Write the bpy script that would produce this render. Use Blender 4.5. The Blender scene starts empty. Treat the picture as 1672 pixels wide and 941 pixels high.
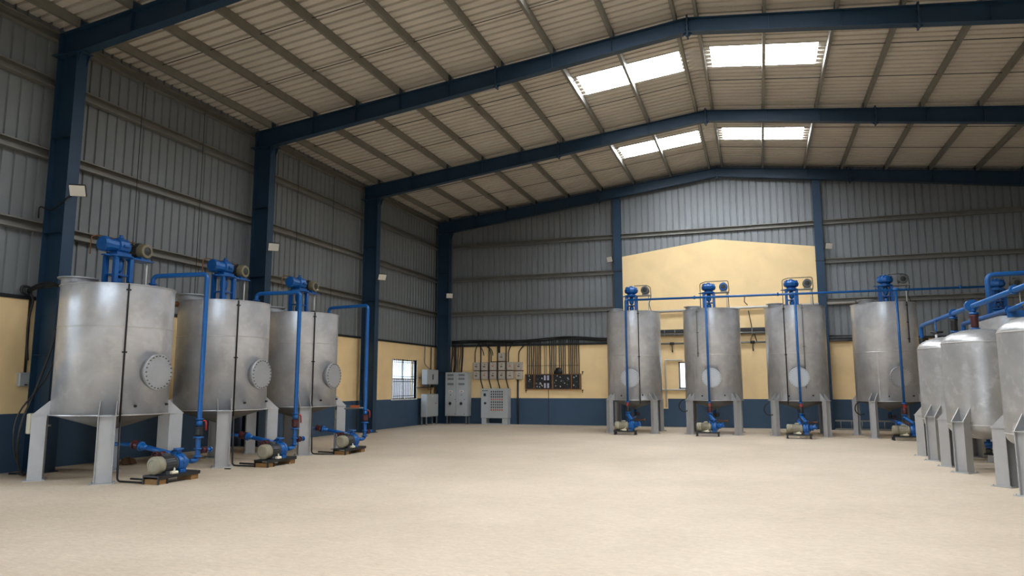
import bpy, math, random
from mathutils import Vector, Matrix
random.seed(7)
SC = bpy.context.scene
COL = SC.collection
PI = math.pi

# ------------------------------------------------------------------ materials
def lin(c):
    return tuple(((v/255)/12.92 if v/255 <= .04045 else ((v/255+.055)/1.055)**2.4) for v in c) + (1,)

def mat(name, rgb, metallic=0., rough=.5, var=0., scale=6., bump=0., bscale=40., spec=.5, rvar=0., stretch=(1,1,1), detail=4):
    m = bpy.data.materials.new(name); m.use_nodes = True
    nt = m.node_tree; b = nt.nodes['Principled BSDF']
    b.inputs['Base Color'].default_value = lin(rgb)
    b.inputs['Metallic'].default_value = metallic
    b.inputs['Roughness'].default_value = rough
    b.inputs['Specular IOR Level'].default_value = spec
    if var or bump or rvar:
        tc = nt.nodes.new('ShaderNodeTexCoord')
        mp = nt.nodes.new('ShaderNodeMapping'); mp.inputs['Scale'].default_value = stretch
        nt.links.new(tc.outputs['Object'], mp.inputs['Vector'])
        n = nt.nodes.new('ShaderNodeTexNoise'); n.inputs['Scale'].default_value = scale; n.inputs['Detail'].default_value = detail
        n.inputs['Distortion'].default_value = .6
        nt.links.new(mp.outputs['Vector'], n.inputs['Vector'])
        if var:
            r = nt.nodes.new('ShaderNodeValToRGB')
            c = lin(rgb)
            r.color_ramp.elements[0].position = .3; r.color_ramp.elements[1].position = .7
            r.color_ramp.elements[0].color = tuple(min(1, v*(1-var)) for v in c[:3])+(1,)
            r.color_ramp.elements[1].color = tuple(min(1, v*(1+var)) for v in c[:3])+(1,)
            nt.links.new(n.outputs['Fac'], r.inputs['Fac']); nt.links.new(r.outputs['Color'], b.inputs['Base Color'])
        if rvar:
            q = nt.nodes.new('ShaderNodeMapRange')
            q.inputs['From Min'].default_value = .3; q.inputs['From Max'].default_value = .7
            q.inputs['To Min'].default_value = max(.05, rough-rvar); q.inputs['To Max'].default_value = min(1, rough+rvar)
            nt.links.new(n.outputs['Fac'], q.inputs['Value']); nt.links.new(q.outputs['Result'], b.inputs['Roughness'])
        if bump:
            n2 = nt.nodes.new('ShaderNodeTexNoise'); n2.inputs['Scale'].default_value = bscale; n2.inputs['Detail'].default_value = 3
            nt.links.new(mp.outputs['Vector'], n2.inputs['Vector'])
            bp = nt.nodes.new('ShaderNodeBump'); bp.inputs['Strength'].default_value = bump; bp.inputs['Distance'].default_value = .02
            nt.links.new(n2.outputs['Fac'], bp.inputs['Height']); nt.links.new(bp.outputs['Normal'], b.inputs['Normal'])
    return m

def emis(name, rgb, strength):
    m = bpy.data.materials.new(name); m.use_nodes = True
    b = m.node_tree.nodes['Principled BSDF']
    b.inputs['Base Color'].default_value = lin(rgb)
    b.inputs['Emission Color'].default_value = lin(rgb)
    b.inputs['Emission Strength'].default_value = strength
    return m

def glass(name):
    m = bpy.data.materials.new(name); m.use_nodes = True
    nt = m.node_tree; out = nt.nodes['Material Output']
    t = nt.nodes.new('ShaderNodeBsdfTransparent'); g = nt.nodes.new('ShaderNodeBsdfGlossy'); g.inputs['Roughness'].default_value = .05
    t.inputs['Color'].default_value = (.93, .96, 1, 1)
    x = nt.nodes.new('ShaderNodeMixShader'); x.inputs[0].default_value = .08
    nt.links.new(t.outputs[0], x.inputs[1]); nt.links.new(g.outputs[0], x.inputs[2]); nt.links.new(x.outputs[0], out.inputs['Surface'])
    return m

def floor_mat():
    m = bpy.data.materials.new('floor_screed'); m.use_nodes = True
    nt = m.node_tree; b = nt.nodes['Principled BSDF']; N = nt.nodes.new; L = nt.links.new
    tc = N('ShaderNodeTexCoord')
    big = N('ShaderNodeTexNoise'); big.inputs['Scale'].default_value = .35; big.inputs['Detail'].default_value = 5; big.inputs['Roughness'].default_value = .6
    L(tc.outputs['Object'], big.inputs['Vector'])
    mp = N('ShaderNodeMapping'); mp.inputs['Scale'].default_value = (9, 22, 1); mp.inputs['Rotation'].default_value = (0, 0, .33)
    L(tc.outputs['Object'], mp.inputs['Vector'])
    fl = N('ShaderNodeTexNoise'); fl.inputs['Scale'].default_value = 1.0; fl.inputs['Detail'].default_value = 6; fl.inputs['Distortion'].default_value = 1.6
    L(mp.outputs['Vector'], fl.inputs['Vector'])
    r1 = N('ShaderNodeValToRGB'); r1.color_ramp.elements[0].position = .3; r1.color_ramp.elements[1].position = .72
    r1.color_ramp.elements[0].color = lin((193, 178, 156)); r1.color_ramp.elements[1].color = lin((213, 198, 177))
    L(big.outputs['Fac'], r1.inputs['Fac'])
    r2 = N('ShaderNodeValToRGB'); r2.color_ramp.elements[0].position = .34; r2.color_ramp.elements[1].position = .7
    r2.color_ramp.elements[0].color = (.84, .82, .79, 1); r2.color_ramp.elements[1].color = (1.06, 1.06, 1.05, 1)
    L(fl.outputs['Fac'], r2.inputs['Fac'])
    mx = N('ShaderNodeMix'); mx.data_type = 'RGBA'; mx.blend_type = 'MULTIPLY'; mx.inputs[0].default_value = .8
    L(r1.outputs['Color'], mx.inputs[6]); L(r2.outputs['Color'], mx.inputs[7])
    L(mx.outputs[2], b.inputs['Base Color'])
    b.inputs['Roughness'].default_value = .62; b.inputs['Specular IOR Level'].default_value = .25
    bp = N('ShaderNodeBump'); bp.inputs['Strength'].default_value = .12; bp.inputs['Distance'].default_value = .01
    L(fl.outputs['Fac'], bp.inputs['Height']); L(bp.outputs['Normal'], b.inputs['Normal'])
    return m

def steel_mat(name, rgb, rough, metallic):
    """brushed tank sheet: cloudy swirls of polish and fine dull streaks"""
    m = bpy.data.materials.new(name); m.use_nodes = True
    nt = m.node_tree; b = nt.nodes['Principled BSDF']; N = nt.nodes.new; L = nt.links.new
    tc = N('ShaderNodeTexCoord')
    n1 = N('ShaderNodeTexNoise'); n1.inputs['Scale'].default_value = 2.2; n1.inputs['Detail'].default_value = 5; n1.inputs['Distortion'].default_value = .5
    L(tc.outputs['Object'], n1.inputs['Vector'])
    n2 = N('ShaderNodeTexNoise'); n2.inputs['Scale'].default_value = 5; n2.inputs['Detail'].default_value = 8; n2.inputs['Distortion'].default_value = .3; n2.inputs['Roughness'].default_value = .62
    L(tc.outputs['Object'], n2.inputs['Vector'])
    r = N('ShaderNodeValToRGB'); r.color_ramp.elements[0].position = .35; r.color_ramp.elements[1].position = .72
    c = lin(rgb)
    r.color_ramp.elements[0].color = tuple(v*.86 for v in c[:3])+(1,); r.color_ramp.elements[1].color = tuple(min(1, v*1.08) for v in c[:3])+(1,)
    L(n1.outputs['Fac'], r.inputs['Fac'])
    # pale wiped marks
    r2 = N('ShaderNodeValToRGB'); r2.color_ramp.elements[0].position = .5; r2.color_ramp.elements[1].position = .72
    L(n2.outputs['Fac'], r2.inputs['Fac'])
    k = N('ShaderNodeMath'); k.operation = 'MULTIPLY'; k.inputs[1].default_value = .6
    L(r2.outputs['Color'], k.inputs[0])
    mx = N('ShaderNodeMix'); mx.data_type = 'RGBA'; mx.inputs[7].default_value = lin((226, 226, 226))
    L(k.outputs[0], mx.inputs[0]); L(r.outputs['Color'], mx.inputs[6])
    L(mx.outputs[2], b.inputs['Base Color'])
    b.inputs['Metallic'].default_value = metallic
    b.inputs['Roughness'].default_value = rough
    return m

M = dict(
    floor=floor_mat(),
    yellow=mat('yellow_plaster', (245, 215, 162), rough=.75, var=.05, scale=1.2, bump=.05, bscale=25, spec=.2),
    dado=mat('blue_wall_paint', (60, 82, 104), rough=.55, var=.06, scale=1.5, spec=.3),
    clad=mat('grey_wall_cladding', (126, 130, 132), metallic=.25, rough=.5, var=.07, scale=.7, stretch=(1, 1, .3)),
    roof=mat('roof_sheet', (200, 193, 182), metallic=.05, rough=.6, var=.06, scale=.8),
    galv=mat('galvanised_steel', (128, 126, 118), metallic=.35, rough=.45, var=.08, scale=3),
    navy=mat('blue_structural_paint', (32, 58, 80), rough=.45, var=.06, scale=2, spec=.4),
    tank=steel_mat('brushed_tank_steel', (203, 206, 211), .29, .45),
    tank2=steel_mat('painted_vessel_steel', (180, 180, 178), .36, .5),
    coneshade=mat('shade_darkened_steel', (112, 110, 105), metallic=.3, rough=.55, var=.08, scale=3),  # tank cone steel, colour darkened to carry the shade under the tanks
    leg=mat('silver_paint', (177, 177, 176), metallic=.3, rough=.48, var=.04, scale=4),
    weld=mat('weld_seam', (205, 204, 202), metallic=.7, rough=.4),
    bolt=mat('bolt_steel', (120, 118, 112), metallic=.7, rough=.4),
    cover=mat('manhole_cover_steel', (176, 178, 180), metallic=.55, rough=.45, var=.04, scale=5),
    blue=mat('blue_pipe_paint', (4, 84, 150), rough=.35, spec=.5),
    blued=mat('blue_machine_paint', (4, 80, 146), rough=.4, var=.08, scale=12, spec=.5),
    black=mat('black_cable', (22, 22, 23), rough=.5),
    dark=mat('black_painted_steel', (30, 33, 36), rough=.45),
    red=mat('red_valve_paint', (150, 38, 40), rough=.45),
    maroon=mat('maroon_valve_paint', (70, 26, 30), rough=.5),
    tan=mat('grey_beige_motor', (146, 140, 120), rough=.5, var=.08, scale=10),
    olive=mat('olive_fan_cover', (112, 104, 80), rough=.5),
    greymotor=mat('grey_fan_cover', (84, 86, 84), rough=.5),
    darkmotor=mat('dark_motor_housing', (58, 60, 62), rough=.5, var=.1, scale=10),
    wood=mat('wood_block', (132, 96, 52), rough=.7, var=.2, scale=9, stretch=(1, 6, 6)),
    woodframe=mat('wooden_board_frame', (124, 84, 52), rough=.7, var=.15, scale=9),
    cab=mat('grey_cabinet_paint', (176, 180, 180), rough=.45, metallic=.1),
    cabd=mat('grey_cabinet_seam', (112, 116, 118), rough=.5),
    meter=mat('grey_meter_box', (182, 172, 158), rough=.5, var=.06, scale=14),
    white=mat('white_plastic', (225, 226, 224), rough=.4),
    whitepipe=mat('white_pipe', (206, 203, 196), rough=.45),
    lens=mat('floodlight_lens', (232, 228, 216), rough=.25),
    greypipe=mat('grey_conduit', (128, 128, 124), metallic=.4, rough=.4),
    orange=mat('orange_mark', (178, 92, 48), rough=.6),
    lilac=mat('pale_terminal', (190, 188, 205), rough=.5),
    cream=mat('cream_terminal', (208, 200, 176), rough=.5),
    copper=mat('copper_tube', (120, 78, 52), metallic=.6, rough=.4),
    yellowtag=mat('yellow_tag', (205, 180, 60), rough=.5),
    glass=glass('window_glass'),
    ground=mat('yard_concrete', (160, 158, 154), rough=.8, var=.06, scale=.8),
    outwall=mat('pale_render', (158, 150, 146), rough=.8),
    outblue=mat('pale_blue_shutter', (72, 112, 140), rough=.6),
    sky=emis('skylight_sheet', (246, 250, 255), 20.0),
    rag=mat('brown_rag', (104, 78, 52), rough=.9, var=.3, scale=20),
)

# ------------------------------------------------------------------ mesh builder
class MB:
    def __init__(s): s.v = []; s.f = []; s.mi = []; s.sm = []
    def add(s, vs, fs, mi=0, smooth=False, xf=None):
        b = len(s.v)
        s.v += [tuple(xf @ Vector(p)) if xf is not None else tuple(p) for p in vs]
        for f in fs:
            s.f.append([b+i for i in f]); s.mi.append(mi); s.sm.append(smooth)
        return s
    def box(s, x0, x1, y0, y1, z0, z1, mi=0, xf=None):
        vs = [(x, y, z) for z in (z0, z1) for y in (y0, y1) for x in (x0, x1)]
        fs = [(0, 2, 3, 1), (4, 5, 7, 6), (0, 1, 5, 4), (2, 6, 7, 3), (0, 4, 6, 2), (1, 3, 7, 5)]
        return s.add(vs, fs, mi, False, xf)
    def cbox(s, c, d, mi=0, xf=None):
        return s.box(c[0]-d[0]/2, c[0]+d[0]/2, c[1]-d[1]/2, c[1]+d[1]/2, c[2]-d[2]/2, c[2]+d[2]/2, mi, xf)
    def bbox(s, c, d, b=.02, mi=0, xf=None):
        """box with bevelled vertical and top edges (chamfer b)"""
        x, y, z = [k/2 for k in d]
        def ring(zz, i): return [(c[0]+sx*(x-i) + (0), c[1]+sy*(y-i), c[2]+zz) for sx, sy in ((-1, -1), (1, -1), (1, 1), (-1, 1))]
        def oct(zz, i):
            a, e = x-i, y-i
            return [(c[0]+px, c[1]+py, c[2]+zz) for px, py in ((-a+b, -e), (a-b, -e), (a, -e+b), (a, e-b), (a-b, e), (-a+b, e), (-a, e-b), (-a, -e+b))]
        rs = [oct(-z, b), oct(-z+b, 0), oct(z-b, 0), oct(z, b)]
        vs = sum(rs, []); fs = [tuple(range(7, -1, -1)), tuple(range(24, 32))]
        for k in range(3):
            for i in range(8):
                j = (i+1) % 8; fs.append((k*8+i, k*8+j, k*8+8+j, k*8+8+i))
        return s.add(vs, fs, mi, False, xf)
    def prism(s, poly, axis, a, b, mi=0, xf=None):
        """extrude a 2D polygon along axis from a to b. axis 0: poly is (y,z); 1: (x,z); 2: (x,y)"""
        def P(p, t): return (t, p[0], p[1]) if axis == 0 else (p[0], t, p[1]) if axis == 1 else (p[0], p[1], t)
        n = len(poly)
        vs = [P(p, a) for p in poly]+[P(p, b) for p in poly]
        fs = [tuple(range(n-1, -1, -1)), tuple(range(n, 2*n))]+[(i, (i+1) % n, n+(i+1) % n, n+i) for i in range(n)]
        return s.add(vs, fs, mi, False, xf)
    def lathe(s, prof, n=32, xf=None, mi=0, smooth=True, caps=True):
        vs = []; fs = []
        if smooth:                              # split the rings at sharp corners of the profile
            q = [prof[0]]; cut = set()
            for k in range(1, len(prof)-1):
                a = math.atan2(prof[k][1]-prof[k-1][1], prof[k][0]-prof[k-1][0]); b = math.atan2(prof[k+1][1]-prof[k][1], prof[k+1][0]-prof[k][0])
                d = abs((b-a+PI) % (2*PI)-PI); q.append(prof[k])
                if d > .6: cut.add(len(q)-1); q.append(prof[k])
            prof = q+[prof[-1]] if len(prof) > 1 else q
        else: cut = ()
        m = len(prof)
        for r, z in prof:
            for i in range(n):
                a = 2*PI*i/n; vs.append((r*math.cos(a), r*math.sin(a), z))
        for k in range(m-1):
            if k in cut: continue
            for i in range(n):
                j = (i+1) % n; fs.append((k*n+i, k*n+j, (k+1)*n+j, (k+1)*n+i))
        s.add(vs, fs, mi, smooth, xf)
        if caps:
            b = len(s.v)-m*n
            if prof[0][0] > 1e-5: s.f.append([b+i for i in range(n-1, -1, -1)]); s.mi.append(mi); s.sm.append(False)
            if prof[-1][0] > 1e-5: s.f.append([b+(m-1)*n+i for i in range(n)]); s.mi.append(mi); s.sm.append(False)
        return s
    def cyl(s, p, q, r, r2=None, n=16, mi=0, smooth=True):
        p, q = Vector(p), Vector(q); d = q-p
        xf = Matrix.Translation(p) @ d.to_track_quat('Z', 'Y').to_matrix().to_4x4()
        return s.lathe([(r, 0), (r if r2 is None else r2, d.length)], n, xf, mi, smooth)
    def lat(s, p, d, prof, n=20, mi=0, smooth=True):
        """lathe profile along direction d from p"""
        xf = Matrix.Translation(Vector(p)) @ Vector(d).to_track_quat('Z', 'Y').to_matrix().to_4x4()
        return s.lathe(prof, n, xf, mi, smooth)
    def tube(s, pts, r, bend=.0, n=10, mi=0, caps=True):
        pts = [Vector(p) for p in pts]
        if bend:
            out = [pts[0]]
            for a, b, c in zip(pts, pts[1:], pts[2:]):
                u = (a-b); w = (c-b)
                k = min(bend, u.length*.49, w.length*.49)
                p0 = b+u.normalized()*k; p1 = b+w.normalized()*k
                for t in range(7):
                    t /= 6; out.append(p0.lerp(b, t).lerp(b.lerp(p1, t), t))
            out.append(pts[-1]); pts = out
        rings = []; nor = None
        for i, p in enumerate(pts):
            t = (pts[min(i+1, len(pts)-1)]-pts[max(i-1, 0)])
            if t.length < 1e-9: t = Vector((0, 0, 1))
            t.normalize()
            if nor is None:
                nor = t.orthogonal().normalized()
            else:
                nor = nor-t*nor.dot(t)
                nor = t.orthogonal().normalized() if nor.length < 1e-6 else nor.normalized()
            bi = t.cross(nor)
            rings.append([p+nor*(r*math.cos(2*PI*k/n))+bi*(r*math.sin(2*PI*k/n)) for k in range(n)])
        vs = sum(rings, []); fs = []
        for k in range(len(rings)-1):
            for i in range(n):
                j = (i+1) % n; fs.append((k*n+i, k*n+j, (k+1)*n+j, (k+1)*n+i))
        s.add(vs, fs, mi, True)
        if caps:
            b = len(s.v)-len(vs); e = b+(len(rings)-1)*n
            s.f.append([b+i for i in range(n-1, -1, -1)]); s.mi.append(mi); s.sm.append(False)
            s.f.append([e+i for i in range(n)]); s.mi.append(mi); s.sm.append(False)
        return s
    def flange(s, p, d, r, t=.02, mi=0, n=18):
        d = Vector(d).normalized(); return s.cyl(Vector(p)-d*t/2, Vector(p)+d*t/2, r, n=n, mi=mi)
    def build(s, name, mats, parent=None, loc=None):
        me = bpy.data.meshes.new(name); me.from_pydata(s.v, [], s.f)
        for m in (mats if isinstance(mats, (list, tuple)) else [mats]): me.materials.append(m)
        me.polygons.foreach_set('material_index', s.mi)
        me.polygons.foreach_set('use_smooth', s.sm)
        me.update()
        o = bpy.data.objects.new(name, me); COL.objects.link(o)
        if parent is not None: o.parent = parent
        if loc is not None: o.location = loc
        return o

def tag(o, label=None, cat=None, group=None, kind=None):
    if label: o['label'] = label
    if cat: o['category'] = cat
    if group: o['group'] = group
    if kind: o['kind'] = kind
    return o
def thing(name, label, cat, loc=(0, 0, 0), rz=0, group=None):
    o = bpy.data.objects.new(name, None); COL.objects.link(o); o.empty_display_size = .2
    o.location = loc; o.rotation_euler = (0, 0, rz)
    return tag(o, label, cat, group)
KIDS = lambda o: [c for c in bpy.data.objects if c.parent == o]
def copy_tree(o, parent=None):
    c = o.copy(); COL.objects.link(c)
    if parent is not None: c.parent = parent
    for k in KIDS(o): copy_tree(k, c)
    return c

# ------------------------------------------------------------------ camera
F, YAW, PITCH, ROLL = 1176.9037, .328251, .135037, -.001463
CAM = Vector((13.43907, -29.18947, 1.6))
cy, sy, cp, sp = math.cos(YAW), math.sin(YAW), math.cos(PITCH), math.sin(PITCH)
fwd = Vector((-sy*cp, cy*cp, sp)); rgt = Vector((cy, sy, 0)); up = rgt.cross(fwd)
c_, s_ = math.cos(ROLL), math.sin(ROLL)
r_, u_ = rgt*c_+up*s_, up*c_-rgt*s_
cd = bpy.data.cameras.new('camera'); cam = bpy.data.objects.new('camera', cd); COL.objects.link(cam)
cd.sensor_width = 36; cd.sensor_fit = 'HORIZONTAL'; cd.lens = F/1672*36; cd.clip_end = 300
cam.matrix_world = Matrix(((r_.x, u_.x, -fwd.x, CAM.x), (r_.y, u_.y, -fwd.y, CAM.y), (r_.z, u_.z, -fwd.z, CAM.z), (0, 0, 0, 1)))
SC.camera = cam

# ------------------------------------------------------------------ building dimensions
XR, YF = 24.4, -37.0           # right wall, front end behind the camera
RIDGE = 12.2
T, B = 3.30, 1.09              # top of the masonry, top of the blue dado
FR = [-18.85, -12.72, -6.67, -.3]
def ztop(x): return 8.78+.114*(x if x <= RIDGE else 2*RIDGE-x)      # rafter top
def zbot(x): return 8.25+.128*(x if x <= RIDGE else 2*RIDGE-x)
PURL = .2
def zroof(x): return ztop(x)+PURL+.005

# floor
o = MB().box(-.25, XR+.25, YF, .25, -.1, 0).build('floor', M['floor']); tag(o, kind='structure')

def wall_grid(us, vs, matfn, P, thick, name, mats):
    """a wall of rectangles over the grid us x vs; matfn(u,v) gives a material slot or None for a hole; P(u,v,w) makes the point"""
    m = MB()
    nu, nv = len(us)-1, len(vs)-1
    c = [[matfn((us[i]+us[i+1])/2, (vs[j]+vs[j+1])/2) for j in range(nv)] for i in range(nu)]
    def q(a, mi): m.add(a, [(0, 1, 2, 3)], mi)
    for i in range(nu):
        for j in range(nv):
            if c[i][j] is None: continue
            u0, u1, v0, v1 = us[i], us[i+1], vs[j], vs[j+1]; k = c[i][j]
            q([P(u0, v0, 0), P(u1, v0, 0), P(u1, v1, 0), P(u0, v1, 0)], k)
            q([P(u0, v0, thick), P(u0, v1, thick), P(u1, v1, thick), P(u1, v0, thick)], k)
            for di, dj, a, b in ((-1, 0, (u0, v0), (u0, v1)), (1, 0, (u1, v0), (u1, v1)), (0, -1, (u0, v0), (u1, v0)), (0, 1, (u0, v1), (u1, v1))):
                ii, jj = i+di, j+dj
                if not (0 <= ii < nu and 0 <= jj < nv) or c[ii][jj] is None:
                    q([P(*a, 0), P(*b, 0), P(*b, thick), P(*a, thick)], k)
    return m.build(name, mats)

W1 = (-4.11, -2.02, 1.09, 2.66)            # window in the left wall (y0,y1,z0,z1)
W2 = (9.95, 12.3, 1.48, 2.53)              # window in the back wall (x0,x1,z0,z1)
DL = (-24.6, -21.2, 0, 3.1)                # yard door in the left wall, beside the camera
wm = [M['yellow'], M['dado']]
def left_fn(y, z):
    if W1[0] < y < W1[1] and W1[2] < z < W1[3]: return None
    if DL[0] < y < DL[1] and DL[2] <= z < DL[3]: return None
    return 1 if z < B else 0
o = wall_grid([YF, DL[0], DL[1], W1[0], W1[1], .25], [0, B, W1[3], DL[3], T], left_fn, lambda u, v, w: (-w, u, v), .25, 'wall_left', wm); tag(o, kind='structure')
PATCH = (9.70, 9.99, .70)
def back_fn(x, z):
    if W2[0]+.48 < x < W2[1] and W2[2] < z < W2[3]: return None
    if PATCH[0] < x < PATCH[1] and PATCH[2] < z < B: return 0
    return 1 if z < B else 0
o = wall_grid([-.0, PATCH[0], PATCH[1], W2[0]+.48, W2[1], XR], [0, PATCH[2], B, W2[2], W2[3], T], back_fn, lambda u, v, w: (u, w, v), .25, 'wall_back', wm); tag(o, kind='structure')
# raised masonry gable between the two wind columns
o = MB().prism([(8.29, T), (15.66, T), (15.66, 6.84), (11.98, 7.36), (8.29, 6.87)], 1, -.012, .25).build('wall_back_gable', M['yellow']); tag(o, kind='structure')
o = MB().box(XR, XR+.25, YF, .25, B, T, 0).box(XR, XR+.25, YF, .25, 0, B, 1).build('wall_right', wm); tag(o, kind='structure')

# ribbed cladding
PITCH_R = .25
def rib_profile(a, b, depth=.032, cuts=(.165, .18, .215, .23)):
    """(t, d) pairs over [a,b]: pans at d=0, ribs pushed out by depth"""
    out = []; t = a
    while t < b-1e-6:
        for dt, d in ((0, 0), (cuts[0], 0), (cuts[1], depth), (cuts[2], depth), (cuts[3], 0)):
            if t+dt <= b: out.append((t+dt, d))
        t += PITCH_R
    out.append((b, 0)); return out
def cladding(name, a, b, P, zlo, zhi):
    m = MB(); pr = rib_profile(a, b)
    vs = []
    for t, d in pr: vs += [P(t, d, zlo(t)), P(t, d, zhi(t))]
    n = len(pr)
    fs = [(2*i, 2*i+2, 2*i+3, 2*i+1) for i in range(n-1)]
    m.add(vs, fs)
    o = m.build(name, M['clad']); return tag(o, kind='structure')
cladding('wall_left_cladding', YF, .05, lambda t, d, z: (-.015-d, t, z), lambda t: T, lambda t: zroof(0)+.09)
def gab(x): return zroof(x)+.08
def back_lo(x):
    return T
cladding('wall_back_cladding', -.05, XR+.05, lambda t, d, z: (t, .005+d, z), back_lo, gab)
cladding('wall_right_cladding', YF, 0, lambda t, d, z: (XR+.01+d, t, z), lambda t: T, lambda t: zroof(XR)+.09)
# front end behind the camera: cladding above and beside a wide open doorway
m = MB()
pr = rib_profile(0, XR); vs = []
for t, d in pr:
    lo = 5.2 if 5.5 < t < 19 else 0
    vs += [(t, YF-d, lo), (t, YF-d, gab(t))]
m.add(vs, [(2*i, 2*i+1, 2*i+3, 2*i+2) for i in range(len(pr)-1)])
tag(m.build('wall_front', M['clad']), kind='structure')

# roof: ribbed sheets running down the slope, with translucent panels let in
SKY_Y = [(-10.75, -9.5), (-4.5, -3.25)]
SKY_EXTRA = [(-17.0, -15.5), (-23.0, -21.5), (-29.25, -27.75)]  # out-of-view panels over the front bays, added for extra light
SKX = ((9.05, 11.8), (12.6, 15.2))
def roof_piece(m, ya, yb, xa, xb, mi=0, dz=0):
    pr = rib_profile(ya, yb, .085, (.158, .172, .226, .24)); vs = []
    for t, d in pr: vs += [(xa, t, zroof(xa)+d+dz), (xb, t, zroof(xb)+d+dz)]
    m.add(vs, [(2*i, 2*i+1, 2*i+3, 2*i+2) for i in range(len(pr)-1)], mi)
m = MB(); ycur = YF
for ya, yb in sorted(SKY_Y+SKY_EXTRA)+[(.25, .25)]:
    if ya > ycur:
        roof_piece(m, ycur, ya, -.1, RIDGE); roof_piece(m, ycur, ya, RIDGE, XR+.1)
    if yb > ya:
        for xa, xb in ((-.1, SKX[0][0]), (SKX[0][1], RIDGE), (RIDGE, SKX[1][0]), (SKX[1][1], XR+.1)): roof_piece(m, ya, yb, xa, xb)
    ycur = yb
tag(m.build('ceiling', M['roof']), kind='structure')
sl = {(0, 0): 'bright roof skylight left of the ridge in the bay nearer the camera', (0, 1): 'bright roof skylight right of the ridge in the bay nearer the camera',
      (1, 0): 'smaller looking bright skylight left of the ridge in the rear bay', (1, 1): 'smaller looking bright skylight right of the ridge in the rear bay'}
for i, (ya, yb) in enumerate(SKY_Y):
    for j, (xa, xb) in enumerate(SKX):
        m = MB(); roof_piece(m, ya, yb, xa, xb)
        tag(m.build('skylight', M['sky']), sl[(i, j)], 'skylight', 'roof skylights')
for i, (ya, yb) in enumerate(SKY_EXTRA):
    for j, (xa, xb) in enumerate(SKX):
        m = MB(); roof_piece(m, ya, yb, xa, xb); tag(m.build('window_%d' % (3+2*i+j), M['sky']), kind='structure')  # unseen glowing roof panels, added to light the hall

# ------------------------------------------------------------------ windows
f = MB(); y0, y1, z0, z1 = W1
for a in (y0, (y0+y1)/2-.03, y1-.07): f.box(-.14, -.08, a, a+.06, z0, z1)
for a in (z0, z1-.06, (z0+z1)/2-.02): f.box(-.14, -.08, y0, y1, a, a+.05)
f.box(-.2, .03, y0-.05, y0+.0, z0, z1); f.box(-.2, .02, y1, y1+.04, z0-.02, z1+.03); f.box(-.2, .03, y0-.05, y1+.04, z0-.04, z0)
wo = f.build('window_1', M['white']); tag(wo, kind='structure')
b = MB()
for k in range(13): b.cyl((-.045, y0+.1+k*(y1-y0-.2)/12, z0), (-.045, y0+.1+k*(y1-y0-.2)/12, z1), .011, n=8)
for z in (z0+.12, z1-.12, (z0+z1)/2+.1, (z0+z1)/2-.1): b.box(-.05, -.038, y0, y1, z-.012, z+.012)
b.build('bars', M['dark'], wo)
MB().box(-.115, -.105, y0+.02, y1-.02, z0+.02, z1-.02).build('pane', M['glass'], wo)
f = MB(); x0, x1, z0, z1 = W2; x0 += .48
for a in (x0, x1-.06, (x0+x1)/2-.03): f.box(a, a+.06, .05, .11, z0, z1)
for a in (z0, z1-.05): f.box(x0, x1, .05, .11, a, a+.05)
f.box(x0-.03, x1+.03, -.03, .05, z0-.04, z0)
wo = f.build('window_2', M['greypipe']); tag(wo, kind='structure')
MB().box(x0+.02, x1-.02, .078, .086, z0+.02, z1-.02).build('pane', M['glass'], wo)

# outside, seen through the windows
o = MB().box(-60, 90, -90, 60, -.25, -.12).build('ground_outside', M['ground']); tag(o, kind='structure')
o = MB().box(-9, -7, -9, 14, -.12, 2.05).box(-7.0, -6.97, -1.5, 1.5, .1, 1.75, 1).box(-7.0, -6.97, 3, 6, .1, 1.75, 1).build('wall_outside', [M['outwall'], M['outblue']]); tag(o, kind='structure')

# ------------------------------------------------------------------ steel frame
def isec(m, path_y, x0, x1, top, bot, fw=.2, tf=.016, tw=.012):
    """tapered I-beam running along x from x0 to x1 at y=path_y"""
    y = path_y
    def pl(xa, xb, za0, za1, zb0, zb1, ya, yb):
        vs = [(xa, ya, za0), (xa, yb, za0), (xa, yb, za1), (xa, ya, za1), (xb, ya, zb0), (xb, yb, zb0), (xb, yb, zb1), (xb, ya, zb1)]
        m.add(vs, [(0, 1, 2, 3), (7, 6, 5, 4), (0, 4, 5, 1), (1, 5, 6, 2), (2, 6, 7, 3), (3, 7, 4, 0)])
    pl(x0, x1, top(x0)-tf, top(x0), top(x1)-tf, top(x1), y-fw/2, y+fw/2)
    pl(x0, x1, bot(x0), bot(x0)+tf, bot(x1), bot(x1)+tf, y-fw/2, y+fw/2)
    pl(x0, x1, bot(x0)+tf, top(x0)-tf, bot(x1)+tf, top(x1)-tf, y-tw/2, y+tw/2)

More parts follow.
